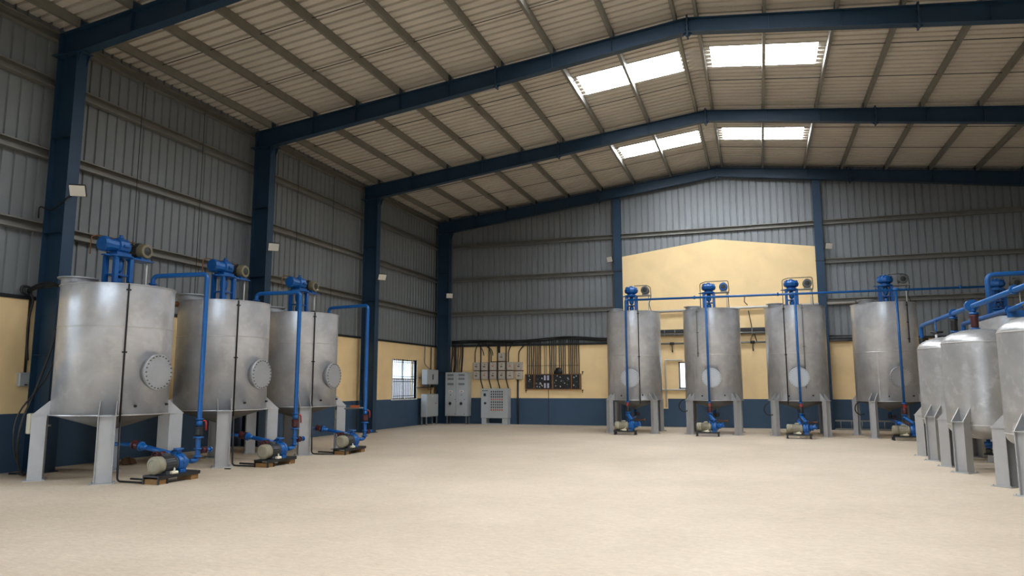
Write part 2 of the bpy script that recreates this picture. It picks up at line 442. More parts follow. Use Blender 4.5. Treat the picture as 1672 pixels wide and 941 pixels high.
def rafter(yf, side, label):
    fw = .2
    mir = (lambda x: x) if side < 0 else (lambda x: 2*RIDGE-x)
    m = MB()
    a, b = (.17, RIDGE-.012) if side < 0 else (RIDGE+.012, XR-.17)
    isec(m, yf, a, b, lambda x: ztop(x)-.004, zbot, fw)
    o = m.build('roof_rafter', M['navy']); tag(o, label, 'roof beam', 'blue roof rafters')
    for x in (2.0, 3.35, 4.7, 6.1, 8.9, 10.4):
        xx = mir(x); MB().box(xx-.006, xx+.006, yf-.085, yf+.085, zbot(xx)+.02, ztop(xx)-.02).build('stiffener_plate', M['navy'], o)
    def splice(x, ext=.07):
        s = MB(); s.box(x-.02, x+.02, yf-.12, yf+.12, zbot(x)-ext, ztop(x)+.05)
        for sg in (-1, 1):
            for zz, dz in ((zbot(x), -ext), (ztop(x)-.004, .05)):
                s.prism([(x+sg*.02, zz), (x+sg*.12, zz+sg*.0), (x+sg*.02, zz+dz)], 1, yf-.006, yf+.006)
            for k in range(3):
                z = zbot(x)+.08+k*(ztop(x)-zbot(x)-.16)/2
                for yy in (-.07, .07): s.cyl((x+sg*.02, yf+yy, z), (x+sg*.045, yf+yy, z), .016, n=6)
        s.build('splice_plate', M['navy'], o)
    splice(mir(7.42))
    if side < 0: splice(RIDGE, .1)
    return o
names = ['nearest, cut by the picture top', 'second from the camera', 'third from the camera', 'on the back wall']
for i, yf in enumerate(FR):
    rafter(yf, -1, 'blue steel rafter left of the ridge, '+names[i])
    if i: rafter(yf, 1, 'blue steel rafter right of the ridge, '+names[i])

cl = ['blue steel wall column behind the nearest big tank, floodlight on its flange', 'blue steel wall column behind the gap of the second and third left tanks',
      'blue steel wall column just left of the barred window', 'blue steel corner column between the small wall cabinet and the tall double cabinet']
for i, yf in enumerate(FR):
    m = MB(); fw = .26
    xa, xb = .172, .71
    m.box(xa, xa+.018, yf-fw/2, yf+fw/2, 0, ztop(xa)-.03)
    m.box(xb-.018, xb, yf-fw/2, yf+fw/2, 0, 8.32)
    m.box(xa+.018, xb-.018, yf-.007, yf+.007, 0, 8.32)
    o = m.build('steel_column', M['navy']); tag(o, cl[i], 'column', 'blue columns along the left wall')
    for z in (2.2, 4.6, 6.55): MB().box(xa+.02, xb-.02, yf-.12, yf+.12, z, z+.012).build('stiffener_plate', M['navy'], o)
    k = MB(); k.box(.03 if i < 3 else .172, xb+.1, yf-.15, yf+.15, 8.30, 8.325)
    for yy in (-.1, .1): k.prism([(xb, 8.3), (xb+.09, 8.3), (xb, 8.06)], 1, yf+yy-.006, yf+yy+.006)
    k.build('cap_plate', M['navy'], o)
    k = MB(); k.box(xa-.0, xb+.04, yf-.16, yf+.16, 0, .02)
    for xx in (xa+.12, xb-.12):
        for yy in (-.12, .12): k.cyl((xx, yf+yy, .02), (xx, yf+yy, .05), .014, n=6)
    k.build('base_plate', M['navy'], o)
for x, lab in ((8.15, 'slim blue wall column on the left edge of the yellow gable panel'), (15.79, 'slim blue wall column on the right edge of the yellow gable panel')):
    m = MB(); hw = .15 if x < 10 else .14
    zt = min(zbot(x-hw), zbot(x+hw))-.004
    m.box(x-hw, x+hw, -.3, -.284, 0, zt); m.box(x-.006, x+.006, -.284, -.05, 0, zt); m.box(x-hw, x+hw, -.05, -.034, 0, zt)
    o = m.build('wind_column', M['navy']); tag(o, lab, 'column', 'slim columns on the back wall')
    s = MB(); s.box(x-hw-.03, x+hw+.03, -.32, -.302, 6.22, 6.25); s.cyl((x+hw+.02, -.31, 6.2), (x+hw+.02, -.31, 6.3), .02, n=8); s.build('bracket', M['dark'], o)

# purlins and girts (lipped channels)
def channel_y(m, x, z, h, w, y0, y1, sgn=1, t=.006, lip=.025):
    """C section running along y; back at x, flanges towards sgn*x"""
    p = [(x, z), (x+sgn*w, z), (x+sgn*w, z+lip), (x+sgn*(w-t), z+lip), (x+sgn*(w-t), z+t), (x+sgn*t, z+t), (x+sgn*t, z+h-t), (x+sgn*(w-t), z+h-t), (x+sgn*(w-t), z+h-lip), (x+sgn*w, z+h-lip), (x+sgn*w, z+h), (x, z+h)]
    m.prism(p if sgn > 0 else p[::-1], 1, y0, y1)
ordw = ['first', 'second', 'third', 'fourth', 'fifth', 'sixth', 'seventh', 'eighth', 'ninth']
PX = [.6, 1.96, 3.3, 4.62, 6.05, 7.5, 8.87, 10.37, 11.88]
for i, x in enumerate(PX):
    m = MB(); channel_y(m, x+.075, ztop(x), PURL, .075, YF, -.02, -1)
    o = m.build('roof_purlin', M['galv']); tag(o, 'grey steel purlin under the left roof slope, %s up from the left wall' % ordw[i], 'purlin', 'purlins of the left roof slope')
    for yf in FR: MB().box(x+.076, x+.084, yf-.09, yf+.09, ztop(x)+.001, ztop(x)+.17).build('cleat', M['navy'], o)
PXR = [12.45, 13.95, 15.45, 16.75, 18.23, 19.67, 21.12, 22.55, 23.85]
for i, x in enumerate(PXR[:8]):
    m = MB(); channel_y(m, x-.075, ztop(x), PURL, .075, YF, -.02, 1)
    o = m.build('roof_purlin', M['galv']); tag(o, 'grey steel purlin under the right roof slope, %s down from the ridge' % ordw[i], 'purlin', 'purlins of the right roof slope')
    for yf in FR[1:]: MB().box(x-.084, x-.076, yf-.09, yf+.09, ztop(x)+.001, ztop(x)+.17).build('cleat', M['navy'], o)
bay = {0: 'front', 1: 'middle', 2: 'rear'}
for i, y in enumerate((-16.8, -14.83, -10.75, -8.77, -4.72, -2.66)):
    lab = ', %s one in the %s bay' % (('nearer', 'farther')[i % 2], bay[i//2])
    tag(MB().tube([(.68, y, ztop(.68)+.12), (6, y, ztop(6)+.115), (11.9, y, ztop(11.9)+.12)], .009, n=6).build('tie_rod', M['dark']), 'thin tie rod under the left roof slope'+lab, 'tie rod', 'tie rods of the left roof slope')
    if i > 1: tag(MB().tube([(12.45, y, ztop(12.45)+.12), (18, y, ztop(18)+.115), (23.0, y, ztop(23.0)+.12)], .009, n=6).build('tie_rod', M['dark']), 'thin tie rod under the right roof slope'+lab, 'tie rod', 'tie rods of the right roof slope')
    if i < 4: tag(MB().cyl((.165, y, 3.4), (.165, y, 8.62), .008, n=6).build('tie_rod', M['dark']), 'thin upright tie rod on the left wall'+lab, 'tie rod', 'tie rods of the left wall')
m = MB(); channel_y(m, .02, 8.62, .2, .13, YF, -.02, 1)
tag(m.build('eave_strut', M['galv']), 'grey steel eave strut where the left wall meets the roof', 'strut')
# fine sag wires tied across the purlins
GZ = [7.82, 6.33, 4.82]
gl = ['topmost', 'middle', 'lowest']
for i, z in enumerate(GZ):
    m = MB(); channel_y(m, .005, z-.2, .2, .15, YF, -.02, 1)
    tag(m.build('wall_girt', M['galv']), 'grey steel wall rail along the left wall, %s of three' % gl[i], 'wall rail', 'rails of the left wall')
def channel_x(m, z, h, w, x0, x1, t=.006, lip=.025, y=-.0):
    p = [(y, z), (y-w, z), (y-w, z+lip), (y-w+t, z+lip), (y-w+t, z+t), (y-t, z+t), (y-t, z+h-t), (y-w+t, z+h-t), (y-w+t, z+h-lip), (y-w, z+h-lip), (y-w, z+h), (y, z+h)]
    m.prism(p, 0, x0, x1)
segs = [(.73, 8.0, 'left'), (8.3, 15.65, 'centre'), (15.93, XR-.02, 'right')]
where = {'left': 'on the back wall, left of the gable', 'centre': 'above the yellow gable panel', 'right': 'on the back wall, right of the gable'}
for i, z in enumerate(GZ):
    for x0, x1, nm in segs:
        if nm == 'centre' and i: continue
        m = MB(); channel_x(m, z-.18, .18, .03 if False else .13, x0, x1)
        lab = 'grey wall rail '+where[nm]+('' if nm == 'centre' else ', %s of three' % gl[i])
        tag(m.build('wall_girt', M['galv']), lab, 'wall rail', 'rails of the back wall')
# capping rail where the cladding meets the masonry
for nm, m in (('trim_1', MB().box(-.01, .03, YF, -.02, T-.02, T+.05)), ('trim_2', MB().box(.72, 8.0, -.04, -.003, T-.02, T+.05)), ('trim_3', MB().box(15.95, XR, -.04, -.003, T-.02, T+.05))):
    tag(m.build(nm, M['dark']), kind='structure')

# ------------------------------------------------------------------ mixing tanks
def tank_shell(R, zb, zt, seam):
    m = MB()
    m.lathe([(R, zb), (R, zt), (R+.018, zt), (R+.018, zt+.012), (R-.012, zt+.012), (R-.02, zt-.01), (.05, zt+.0), (0, zt)], 72)
    return m
def make_leg(ang, R, ztopl, rc, w, d, gus):
    """H-section leg at angle ang; returns (leg, base_plate, gussets) builders"""
    ca, sa = math.cos(ang), math.sin(ang)
    X = Matrix(((ca, -sa, 0, 0), (sa, ca, 0, 0), (0, 0, 1, 0), (0, 0, 0, 1)))     # local x radial, y tangential
    r0, r1 = rc-d/2, rc+d/2
    lg = MB(); t = .012
    for s in (-1, 1): lg.box(r0, r1, s*w/2-(t if s > 0 else 0), s*w/2+(0 if s > 0 else t), .015, ztopl-.012, 0, X)
    lg.box(rc+.035, rc+.035+t, -w/2+t, w/2-t, .015, ztopl-.012, 0, X)
    bp = MB(); bp.box(r0-.05, r1+.05, -w/2-.06, w/2+.06, 0, .015, 0, X)
    for a in (r0-.02, r1+.025):
        for s in (-1, 1): bp.lathe([(.012, .015), (.012, .035)], 6, X @ Matrix.Translation((a, s*(w/2+.035), 0)))
    g = MB(); g.box(min(r0, R-.03), r1+.015, -w/2-.02, w/2+.02, ztopl-.012, ztopl, 0, X)
    for s in (-1, 1):
        y = s*(w/2-.006)
        rr = math.sqrt(max(R*R-y*y, 0))-.004
        vs = [(rr, y-.006, ztopl), (r1+.005, y-.006, ztopl), (rr+.012, y-.006, ztopl+gus), (rr, y-.006, ztopl+gus)]
        vs += [(a, b+.012, c) for a, b, c in vs]
        g.add(vs, [(0, 1, 2, 3), (7, 6, 5, 4), (0, 4, 5, 1), (1, 5, 6, 2), (2, 6, 7, 3), (3, 7, 4, 0)], 0, False, X)
    return lg, bp, g
def make_tank(zt, name='mixing_tank', lw=.265, ld=.22, hx=-.42, hy=.54, hr=.27, hh=.18):
    R, zb, seam = .94, 1.11, 2.63
    root = thing(name, None, 'tank')
    sh = tank_shell(R, zb, zt, seam).build('shell', M['tank'], root)
    w = MB(); w.lathe([(R+.001, seam-.009), (R+.006, seam-.004), (R+.006, seam+.004), (R+.001, seam+.009)], 72, caps=False)
    for a, z0, z1 in ((-PI/2-.62, zb, seam), (PI*.6, seam, zt), (-PI/2+1.5, seam, zt)):
        X = Matrix.Rotation(a, 4, 'Z'); w.box(R-.004, R+.004, -.007, .007, z0, z1, 0, X)
    w.build('weld_seam', M['weld'], sh)
    rb = MB(); rb.lathe([(R, zb+.012), (R+.022, zb+.012), (R+.022, zb-.006), (R-.01, zb-.006)], 72, smooth=False, caps=False); rb.build('base_ring', M['weld'], root)
    cn = MB(); cn.lathe([(.055, .78), (.06, .83), (R-.005, zb-.002)], 72); cn.build('cone_bottom', M['coneshade'], root)  # shade under the tank is in the cone's darker colour
    for k in range(4):
        lg, bp, g = make_leg(PI/4+k*PI/2, R, 1.115, 1.075, lw, ld, .24)
        l = lg.build('leg', M['leg'], root); bp.build('base_plate', M['leg'], l); g.build('gusset', M['leg'], l)
    # manhole at the front (-y)
    mz, mr = 1.85, .305
    st = MB(); st.lat((0, -R+.06, mz), (0, -1, 0), [(mr-.02, 0), (mr-.02, .125), (mr+.015, .125), (mr+.015, .14)], 48)
    mh = st.build('manhole', M['cover'], root)
    cv = MB(); cv.lat((0, -R-.08, mz), (0, -1, 0), [(mr+.015, 0), (mr+.015, .014), (mr+.008, .02), (0, .022)], 48); cv.build('manhole_cover', M['cover'], mh)
    bl = MB()
    for k in range(24):
        a = 2*PI*k/24; bl.lat((.285*math.cos(a), -R-.09, mz+.285*math.sin(a)), (0, -1, 0), [(.013, 0), (.013, .028)], 6)
    bl.build('bolt_ring', M['bolt'], mh)
    # charging hatch on the lid
    h = MB(); h.lathe([(hr, zt), (hr, zt+hh-.03), (hr+.06, zt+hh-.02), (hr+.06, zt+hh), (hr-.02, zt+hh), (hr-.02, zt+hh-.02), (0, zt+hh-.015)], 40, Matrix.Translation((hx, hy, 0)))
    h.build('hatch', M['cover'], root)
    # small sockets low on the shell
    s = MB()
    for a, z in ((-PI/2+.42, 1.28), (-PI/2-.35, 1.26)):
        c, q = math.cos(a), math.sin(a); s.cyl((c*(R-.01), q*(R-.01), z), (c*(R+.035), q*(R+.035), z), .022, n=10); s.cyl((c*(R+.03), q*(R+.03), z), (c*(R+.05), q*(R+.05), z), .014, n=8)
    s.build('drain_socket', M['dark'], root)
    return root
def conduit(root, ang, z0, z1, mt, R=.94, name='conduit'):
    a = math.radians(ang); c, s = math.cos(a), math.sin(a)
    m = MB(); m.tube([((R+.022)*c, (R+.022)*s, z0), ((R+.022)*c, (R+.022)*s, z1-.02), ((R-.02)*c, (R-.02)*s, z1+.035), ((R-.25)*c, (R-.25)*s, z1+.04)], .015, .03)
    for z in (z0+.12, (z0+z1)/2, z1-.1):
        X = Matrix.Rotation(a, 4, 'Z'); m.box(R-.002, R+.02, -.04, .04, z-.012, z+.012, 0, X)
    return m.build(name, mt, root)

TT, TP = 3.375, 4.165
tankT = make_tank(TT); tankP = make_tank(TP, lw=.185, ld=.155, hx=-.6, hy=-.3, hr=.22, hh=.13)
Tpos = [(2.29, -19.0), (2.44, -16.36), (2.5, -13.7)]
Tlab = ['silver mixing tank nearest the camera in the left row of three', 'silver mixing tank in the middle of the left row of three', 'silver mixing tank farthest from the camera in the left row of three']
TT_ = [tankT, copy_tree(tankT), copy_tree(tankT)]
Ppos = [(9.27, -3.52, 0), (11.95, -3.5, 0), (14.63, -3.46, 0), (17.29, -3.5, math.radians(12))]
Plab = ['tall silver mixing tank at the left end of the back row', 'tall silver mixing tank second from the left in the back row',
        'tall silver mixing tank third from the left in the back row', 'tall silver mixing tank in the back row beside the ladder']
PP_ = [tankP, copy_tree(tankP), copy_tree(tankP), copy_tree(tankP)]
for o, (x, y), lab in zip(TT_, Tpos, Tlab):
    o.location = (x, y, 0); o.rotation_euler.z = PI/2; tag(o, lab, 'tank', 'mixing tanks along the left wall')
    conduit(o, -124, 1.0, TT, M['black'])
for o, (x, y, rz), lab in zip(PP_, Ppos, Plab):
    o.location = (x, y, 0); o.rotation_euler.z = rz; tag(o, lab, 'tank', 'mixing tanks along the back wall')
conduit(PP_[0], -71, 1.0, TP, M['black']); conduit(PP_[1], -116, 2.55, TP, M['greypipe']); conduit(PP_[2], -112, 1.0, TP, M['black'])
conduit(PP_[3], -66, 2.9, TP, M['black']); conduit(PP_[2], -78, 1.5, TP, M['greypipe'])
# a fifth tank in the right corner, mostly hidden behind the domed vessels
t5 = make_tank(3.62, lw=.2, ld=.17, hx=.4, hy=.4, hh=.1); t5.location = (20.6, -3.55, 0); tag(t5, 'silver tank in the right corner half hidden behind the domed vessels', 'tank')

# ------------------------------------------------------------------ mixer drives on the tanks
def make_mixer(kind):
    root = thing('mixer_drive', None, 'mixer drive')
    p = MB(); PH = .62
    p.lathe([(.25, 0), (.25, .03)], 28)
    for sx in (-1, 1):
        for sy in (-1, 1): p.box(sx*.165-.04, sx*.165+.04, sy*.12-.035, sy*.12+.035, .03, PH-.02)
    p.box(-.17, .17, -.13, .13, .24, .268)
    for sx in (-1, 1):      # web brackets at the feet and under the head
        p.prism([(sx*.14, .03), (sx*.05, .03), (sx*.14, .12)], 1, -.11, -.095); p.prism([(sx*.14, PH-.03), (sx*.05, PH-.03), (sx*.14, PH-.13)], 1, -.11, -.095)
    p.lathe([(.2, PH-.05), (.25, PH-.03), (.25, PH), (.2, PH+.015)], 28)
    for k in range(8):
        a = 2*PI*k/8; p.lathe([(.014, 0), (.014, .022)], 6, Matrix.Translation((.22*math.cos(a), .22*math.sin(a), .03)))
    p.build('pedestal', M['blued'], root)
    s = MB(); s.lathe([(.03, .02), (.03, .1), (.075, .1), (.075, .2), (.045, .22), (.03, .3), (.07, .34), (.085, .42), (.085, .5), (.05, .58), (.05, PH)], 18); s.build('shaft_coupling', M['blued'], root)
    g = MB()
    if kind == 'T':
        zc = PH+.185
        g.lat((-.38, .02, zc), (1, 0, 0), [(.02, 0), (.125, .005), (.145, .03), (.145, .1), (.12, .105), (.12, .3), (.15, .31), (.16, .34), (.16, .50), (.14, .54), (.05, .545), (.045, .57), (0, .57)], 12, smooth=False)
        g.box(-.16, .16, -.13, .13, PH, PH+.06)
        g.lathe([(.05, 0), (.05, .05), (.035, .055), (.035, .09), (0, .09)], 12, Matrix.Translation((.04, .02, zc+.13)))
        g.box(-.03, .1, -.17, .16, zc-.02, zc+.02)
    else:
        g.lathe([(.17, PH), (.15, PH+.03), (.14, PH+.06), (.22, PH+.1), (.24, PH+.15), (.24, PH+.21), (.19, PH+.27), (.11, PH+.31), (.06, PH+.315), (.05, PH+.345), (0, PH+.345)], 12, smooth=False)
        for k in range(10):
            a = 2*PI*k/10; g.lathe([(.016, 0), (.016, .04)], 6, Matrix.Translation((.2*math.cos(a), .2*math.sin(a), PH+.25)))
        g.bbox((-.13, -.12, PH+.26), (.08, .08, .1), .015)
    g.build('gearbox', M['blued'], root)
    mo = MB(); zc = PH+.17
    mx = .5
    mo.lat((mx, .2, zc), (0, -1, 0), [(.03, 0), (.12, .01), (.12, .2), (.135, .21), (.135, .225)], 20)
    for k in range(16):
        a = 2*PI*k/16; X = Matrix.Translation((mx, 0, zc)) @ Matrix.Rotation(a, 4, 'Y'); mo.box(.115, .135, .0, .18, -.004, .004, 0, X)
    mo.bbox((mx, .06, zc+.14), (.1, .12, .06), .01)
    mt = mo.build('motor', M['darkmotor'], root)
    fc = MB(); fc.lat((mx, -.01, zc), (0, -1, 0), [(.135, 0), (.145, .01), (.145, .12), (.13, .15), (.085, .155), (.085, .14)], 20); fc.build('fan_cover', M['olive'] if kind == 'T' else M['greymotor'], mt)
    fb = MB(); fb.lat((mx, -.14, zc), (0, -1, 0), [(.085, 0), (.085, .012), (.02, .018), (.0, .02)], 16); fb.build('fan_grille', M['dark'], mt)
    pl = MB()
    pl.box(.14, .68, -.16, .16, PH-.03, PH-.008); pl.box(mx-.1, mx+.1, -.12, .12, PH-.008, zc-.12)
    MB().box(-.34, -.2, -.05, .05, PH-.03, PH-.008).build('side_lug', M['blued'], root)
    pl.build('mounting_plate', M['blued'] if kind == 'T' else M['greypipe'], root)
    r = MB(); r.cyl((.6, -.06 if kind == 'T' else .05, 0), (.6, -.06 if kind == 'T' else .05, PH-.03), .017, n=10); r.build('support_rod', M['whitepipe'], root)
    return root
mixT = make_mixer('T'); mixP = make_mixer('P')
mT = [mixT, copy_tree(mixT), copy_tree(mixT)]; mP = [mixP]+[copy_tree(mixP) for _ in range(4)]
for o, (x, y), w in zip(mT, Tpos, ('nearest', 'middle', 'farthest')):
    o.location = (x-.06, y-.02, TT+.012); o.rotation_euler.z = PI/2
    tag(o, 'blue mixer drive with beige motor on top of the %s tank in the left row' % w, 'mixer drive', 'mixer drives on the left row')
    c = MB(); c.tube([(.5, .1, .95), (.3, .14, .97), (-.3, .2, .98), (-.44, .2, .93), (-.46, .18, .6)], .011, .05); c.build('motor_cable', M['copper'], o)
for o, (x, y, rz), w in zip(mP, Ppos, ('left end tank', 'second tank from the left', 'third tank from the left', 'right end tank')):
    o.location = (x-.05 if w != 'right end tank' else x+.12, y, TP+.012)
    tag(o, 'blue mixer drive on top of the %s of the back row' % w, 'mixer drive', 'mixer drives on the back row')
    c = MB()
    if w[0] in 'st': c.tube([(-.28, -.1, .03), (-.28, -.1, .93), (-.1, -.05, 1.0), (.66, -.05, 1.0), (.68, -.03, .65), (.64, .0, .62), (.66, .02, .03)], .012, .06)
    else: c.tube([(.1, .0, .97), (.55, .02, .98), (.68, .0, .9), (.7, 0, .55), (.62, -.02, .3), (.7, -.05, .04)], .012, .06)
    c.build('motor_cable', M['dark'], o)
for o in KIDS(mP[1]):           # the second back row drive has a blue motor
    if o.name.startswith('motor') and 'cable' not in o.name:
        for q in [o]+KIDS(o):
            if 'grille' in q.name: continue
            q.data = q.data.copy(); q.data.materials[0] = M['blued']; q['label'] = 'blue painted motor' if q is o else 'blue fan cover'
mP[4].location = (20.48, -3.55, 3.63+.27); tag(mP[4], 'blue mixer drive behind the bent blue pipe at the right edge', 'mixer drive', 'mixer drives on the back row')
rp = MB(); rp.lathe([(.2, -.27), (.2, 0)], 24); rp.build('riser_base', M['blued'], mP[4])

# ------------------------------------------------------------------ pump units
def make_pump(kind):
    """axis along local x: motor towards -x, casing towards +x; front is -y"""
    root = thing('pump_unit', None, 'pump')
    L = .94 if kind == 'T' else .74
    f = MB(); z0 = .115
    if kind == 'T':
        f.box(-L/2, L/2, -.17, .17, z0, z0+.028)
        for s in (-1, 1): f.box(-L/2, L/2, s*.155-.012, s*.155+.012, z0-.03, z0)
        for x in (-L/2+.012, -L/2+.2): f.box(x-.012, x+.012, -.17, -.14, 0, z0-.03)
        for x in (-L/2+.012, -L/2+.2, L/2-.012): f.box(x-.012, x+.012, .14, .17, 0, z0-.03)
    else:
        f.box(-L/2, L/2, -.15, .15, z0-.02, z0+.02)
        for x in (-L/2+.04, L/2-.04):
            for y in (-.13, .13): f.box(x-.022, x+.022, y-.02, y+.02, 0, z0-.02); f.box(x-.04, x+.04, y-.035, y+.035, 0, .008)
    f.build('skid', M['dark'], root)
    if kind == 'T':
        for x in (-L/2+.105, L/2-.11):
            MB().box(x-.085, x+.085, -.15, .15, 0, z0-.031).build('wood_block', M['wood'], root)
    zc = .30 if kind == 'T' else .285
    mo = MB(); x0 = -L/2+.02
    mo.lat((x0+.16, 0, zc), (1, 0, 0), [(.128, 0), (.128, .25), (.14, .255), (.14, .275), (.1, .28), (.09, .36)], 24)
    for k in range(20):
        a = 2*PI*k/20; X = Matrix.Translation((0, 0, zc)) @ Matrix.Rotation(a, 4, 'X'); mo.box(x0+.17, x0+.4, -.004, .004, .12, .14, 0, X)
    mo.box(x0+.2, x0+.36, -.11, .11, z0+.02, zc-.1)
    mo.bbox((x0+.3, 0, zc+.15), (.12, .1, .06), .012)
    mt = mo.build('motor', M['darkmotor'] if kind == 'T' else M['tan'], root)
    fc = MB(); fc.lat((x0+.165, 0, zc), (-1, 0, 0), [(.14, 0), (.142, .1), (.135, .14), (.115, .16), (.09, .165), (.085, .155), (.03, .158), (0, .162)], 28)
    for k in range(3): fc.lat((x0+.03+k*.035, 0, zc), (1, 0, 0), [(.141, 0), (.146, .004), (.146, .01), (.141, .014)], 28)
    fc.build('fan_cover', M['tan'], mt)
    ct = MB(); ct.tube([(x0+.38, -.1, zc-.06), (x0+.34, -.15, zc-.1), (x0+.25, -.17, z0+.05)], .016, .03); ct.bbox((x0+.34, -.14, z0+.05), (.14, .07, .05), .01)
    ct.build('terminal_foot', M['cream'], mt)
    p = MB(); xc = x0+.52
    p.lat((xc-.06, 0, zc), (1, 0, 0), [(.09, 0), (.13, .02), (.15, .06), (.15, .09), (.165, .1), (.165, .15), (.13, .18), (.08, .2), (.065, .24)], 24)
    p.box(xc-.03, xc+.1, -.13, .13, z0+.02, zc-.1); p.prism([(-.13, z0+.028), (.13, z0+.028), (.08, zc), (-.08, zc)], 0, xc-.01, xc+.07)
    p.lat((xc+.04, 0, zc+.12), (0, 0, 1), [(.05, 0), (.05, .1), (.085, .1), (.085, .125)], 18)
    for k in range(8):
        a = 2*PI*k/8; p.lat((xc+.03, .15*math.cos(a), zc+.15*math.sin(a)), (-1, 0, 0), [(.012, 0), (.012, .03)], 6)
    if kind == 'T':
        p.flange((xc+.19, 0, zc), (1, 0, 0), .09, .025)
    else:
        p.lat((xc+.1, -.02, zc+.02), (1, -.25, .25), [(.07, 0), (.07, .1), (.095, .1), (.095, .125), (.06, .13), (.06, .22), (.085, .22), (.085, .24), (0, .245)], 18)
    p.build('pump_casing', M['blued'], root)
    return root
pumpT = make_pump('T'); pumpP = make_pump('P')
pT = [pumpT, copy_tree(pumpT), copy_tree(pumpT)]; pP = [pumpP]+[copy_tree(pumpP) for _ in range(3)]
pTpos = [(3.90, -19.14), (3.99, -16.46), (4.03, -13.68)]
for o, (x, y), w in zip(pT, pTpos, ('nearest', 'middle', 'farthest')):
    o.location = (x, y, 0); o.rotation_euler.z = PI/2
    tag(o, 'pump on a black skid with wood blocks in front of the %s left row tank' % w, 'pump', 'pumps of the left row')
pPpos = [(9.17, -5.06), (11.80, -5.02), (14.50, -5.24), (17.42, -5.12)]
for o, (x, y), w in zip(pP, pPpos, ('left end tank', 'second tank from the left', 'third tank from the left', 'right end tank')):
    o.location = (x, y, 0); tag(o, 'beige and blue pump under the %s of the back row' % w, 'pump', 'pumps of the back row')

# ------------------------------------------------------------------ blue pipework
RP = .036
def valve(parent, p, d, big=1., col='maroon', wheel=None, name='valve'):
    d = Vector(d).normalized(); p = Vector(p); m = MB()
    m.lat(p-d*.08*big, d, [(.06*big, 0), (.085*big, .005), (.085*big, .03*big), (.06*big, .035*big), (.065*big, .08*big), (.06*big, .125*big), (.085*big, .13*big), (.085*big, .155*big), (.05*big, .16*big)], 16)
    v = m.build(name, M[col], parent)
    if wheel is not None:
        w = Vector(wheel).normalized(); q = p+w*.17*big
        h = MB(); h.cyl(p+w*.04, q, .013*big, n=8)
        X = Matrix.Translation(q) @ w.to_track_quat('Z', 'Y').to_matrix().to_4x4()
        n = 18
        h.tube([X @ Vector((.075*big*math.cos(2*PI*k/n), .075*big*math.sin(2*PI*k/n), 0)) for k in range(n+1)], .011*big, n=8)
        for k in range(3): a = PI*k/3; h.cyl(X @ Vector((.075*big*math.cos(a), .075*big*math.sin(a), 0)), X @ Vector((-.075*big*math.cos(a), -.075*big*math.sin(a), 0)), .007*big, n=6)
        h.build('handwheel', M['maroon'], v)
    return v
def lever(parent, p, d, dn, L=.16):
    m = MB(); p = Vector(p); d = Vector(d); dn = Vector(dn)
    m.tube([p, p+d*.07, p+d*.09+dn*.03, p+d*.08+dn*L], .016, .02, n=8); return m.build('lever', M['red'], parent)
Trise = [(3.94, -18.62), (3.99, -15.85), (4.06, -13.06)]
Tnoz = [(2.9, -18.84), (3.02, -16.07), (2.87, -12.99)]
for i, ((x, y), (nx, ny), w) in enumerate(zip(Trise, Tnoz, ('nearest', 'middle', 'farthest'))):
    ztopp = 3.64
    root = thing('discharge_pipe', 'blue discharge pipe rising from the pump of the %s left row tank' % w, 'pipe', (x, y, 0), 0, 'blue discharge pipes of the left row')
    px, py = pTpos[i]
    m = MB(); m.tube([(px-x, py+.44-y-.05, .30), (0, 0, .30), (0, 0, ztopp), (nx-x, ny-y, ztopp-.02), (nx-x, ny-y, TT+.02)], RP+.006, .1, 14)
    m.build('pipe', M['blue'], root)
    for z, r in ((1.02, .075), (.70, .088), (.50, .07), (.37, .075)): MB().flange((0, 0, z), (0, 0, 1), r, .024).build('flange', M['blue'], root)
    MB().flange((nx-x, ny-y, TT+.035), (0, 0, 1), .075, .024).cyl((nx-x, ny-y, TT+.035), (nx-x, ny-y, TT+.1), .05).flange((nx-x, ny-y, TT+.1), (0, 0, 1), .075, .02).build('nozzle_flange', M['blue'], root)
    MB().lat((0, 0, .9), (0, 0, 1), [(.055, 0), (.055, .11)], 14).build('sleeve', M['blue'], root)
    m = MB(); m.lat((0, 0, .725), (0, 0, 1), [(.05, 0), (.068, .02), (.068, .13), (.075, .135), (.075, .16), (.05, .17)], 16); m.build('check_valve', M['maroon'] if i else M['dark'], root)
    lever(root, (.03, .03, .99), (.5, .6, 0), (.1, .0, -1), .17)
    valve(root, (.0, .14, .47), (0, 1, 0), .7, 'maroon', name='side_valve')
    MB().cyl((0, .19, .47), (0, .3, .47), .03).flange((0, .3, .47), (0, 1, 0), .05).build('side_branch', M['blued'], root)
for i, ((x, y), (px, py), w) in enumerate(zip(Tpos, pTpos, ('nearest', 'middle', 'farthest'))):
    root = thing('suction_pipe', 'blue suction pipe with maroon valve under the %s left row tank' % w, 'pipe', (x, y, 0), 0, 'blue suction pipes of the left row')
    tx, ty = px-x-.02, py+.1-y
    e = Vector((tx*.42, ty*.42, .57)); q = Vector((tx, ty, .43))
    m = MB(); m.tube([(0, 0, .775), (0, 0, .58), e], .034, .07, 12); m.tube([e+(q-e)*.12, q], .042, n=12)
    m.flange((0, 0, .765), (0, 0, 1), .07); m.build('pipe', M['blue'], root)
    valve(root, e, (q-e), .95, 'maroon', None)
    m = MB(); m.lat(e+(q-e)*.1, (q-e), [(.085, 0), (.085, .03), (.065, .04), (.05, .1), (.042, .16)], 16); m.build('reducer', M['blue'], root)
    m = MB(); m.lat(q-(q-e)*.08, (q-e), [(.075, -.02), (.075, .0), (.055, 0), (.055, .08), (.07, .08), (.07, .1)], 14); m.build('end_flange', M['blue'], root)
    valve(root, e+(q-e)*.78+Vector((-.02, -.13, -.03)), (0, -1, 0), .8, 'maroon', (0, -1, 0), name='drain_valve')

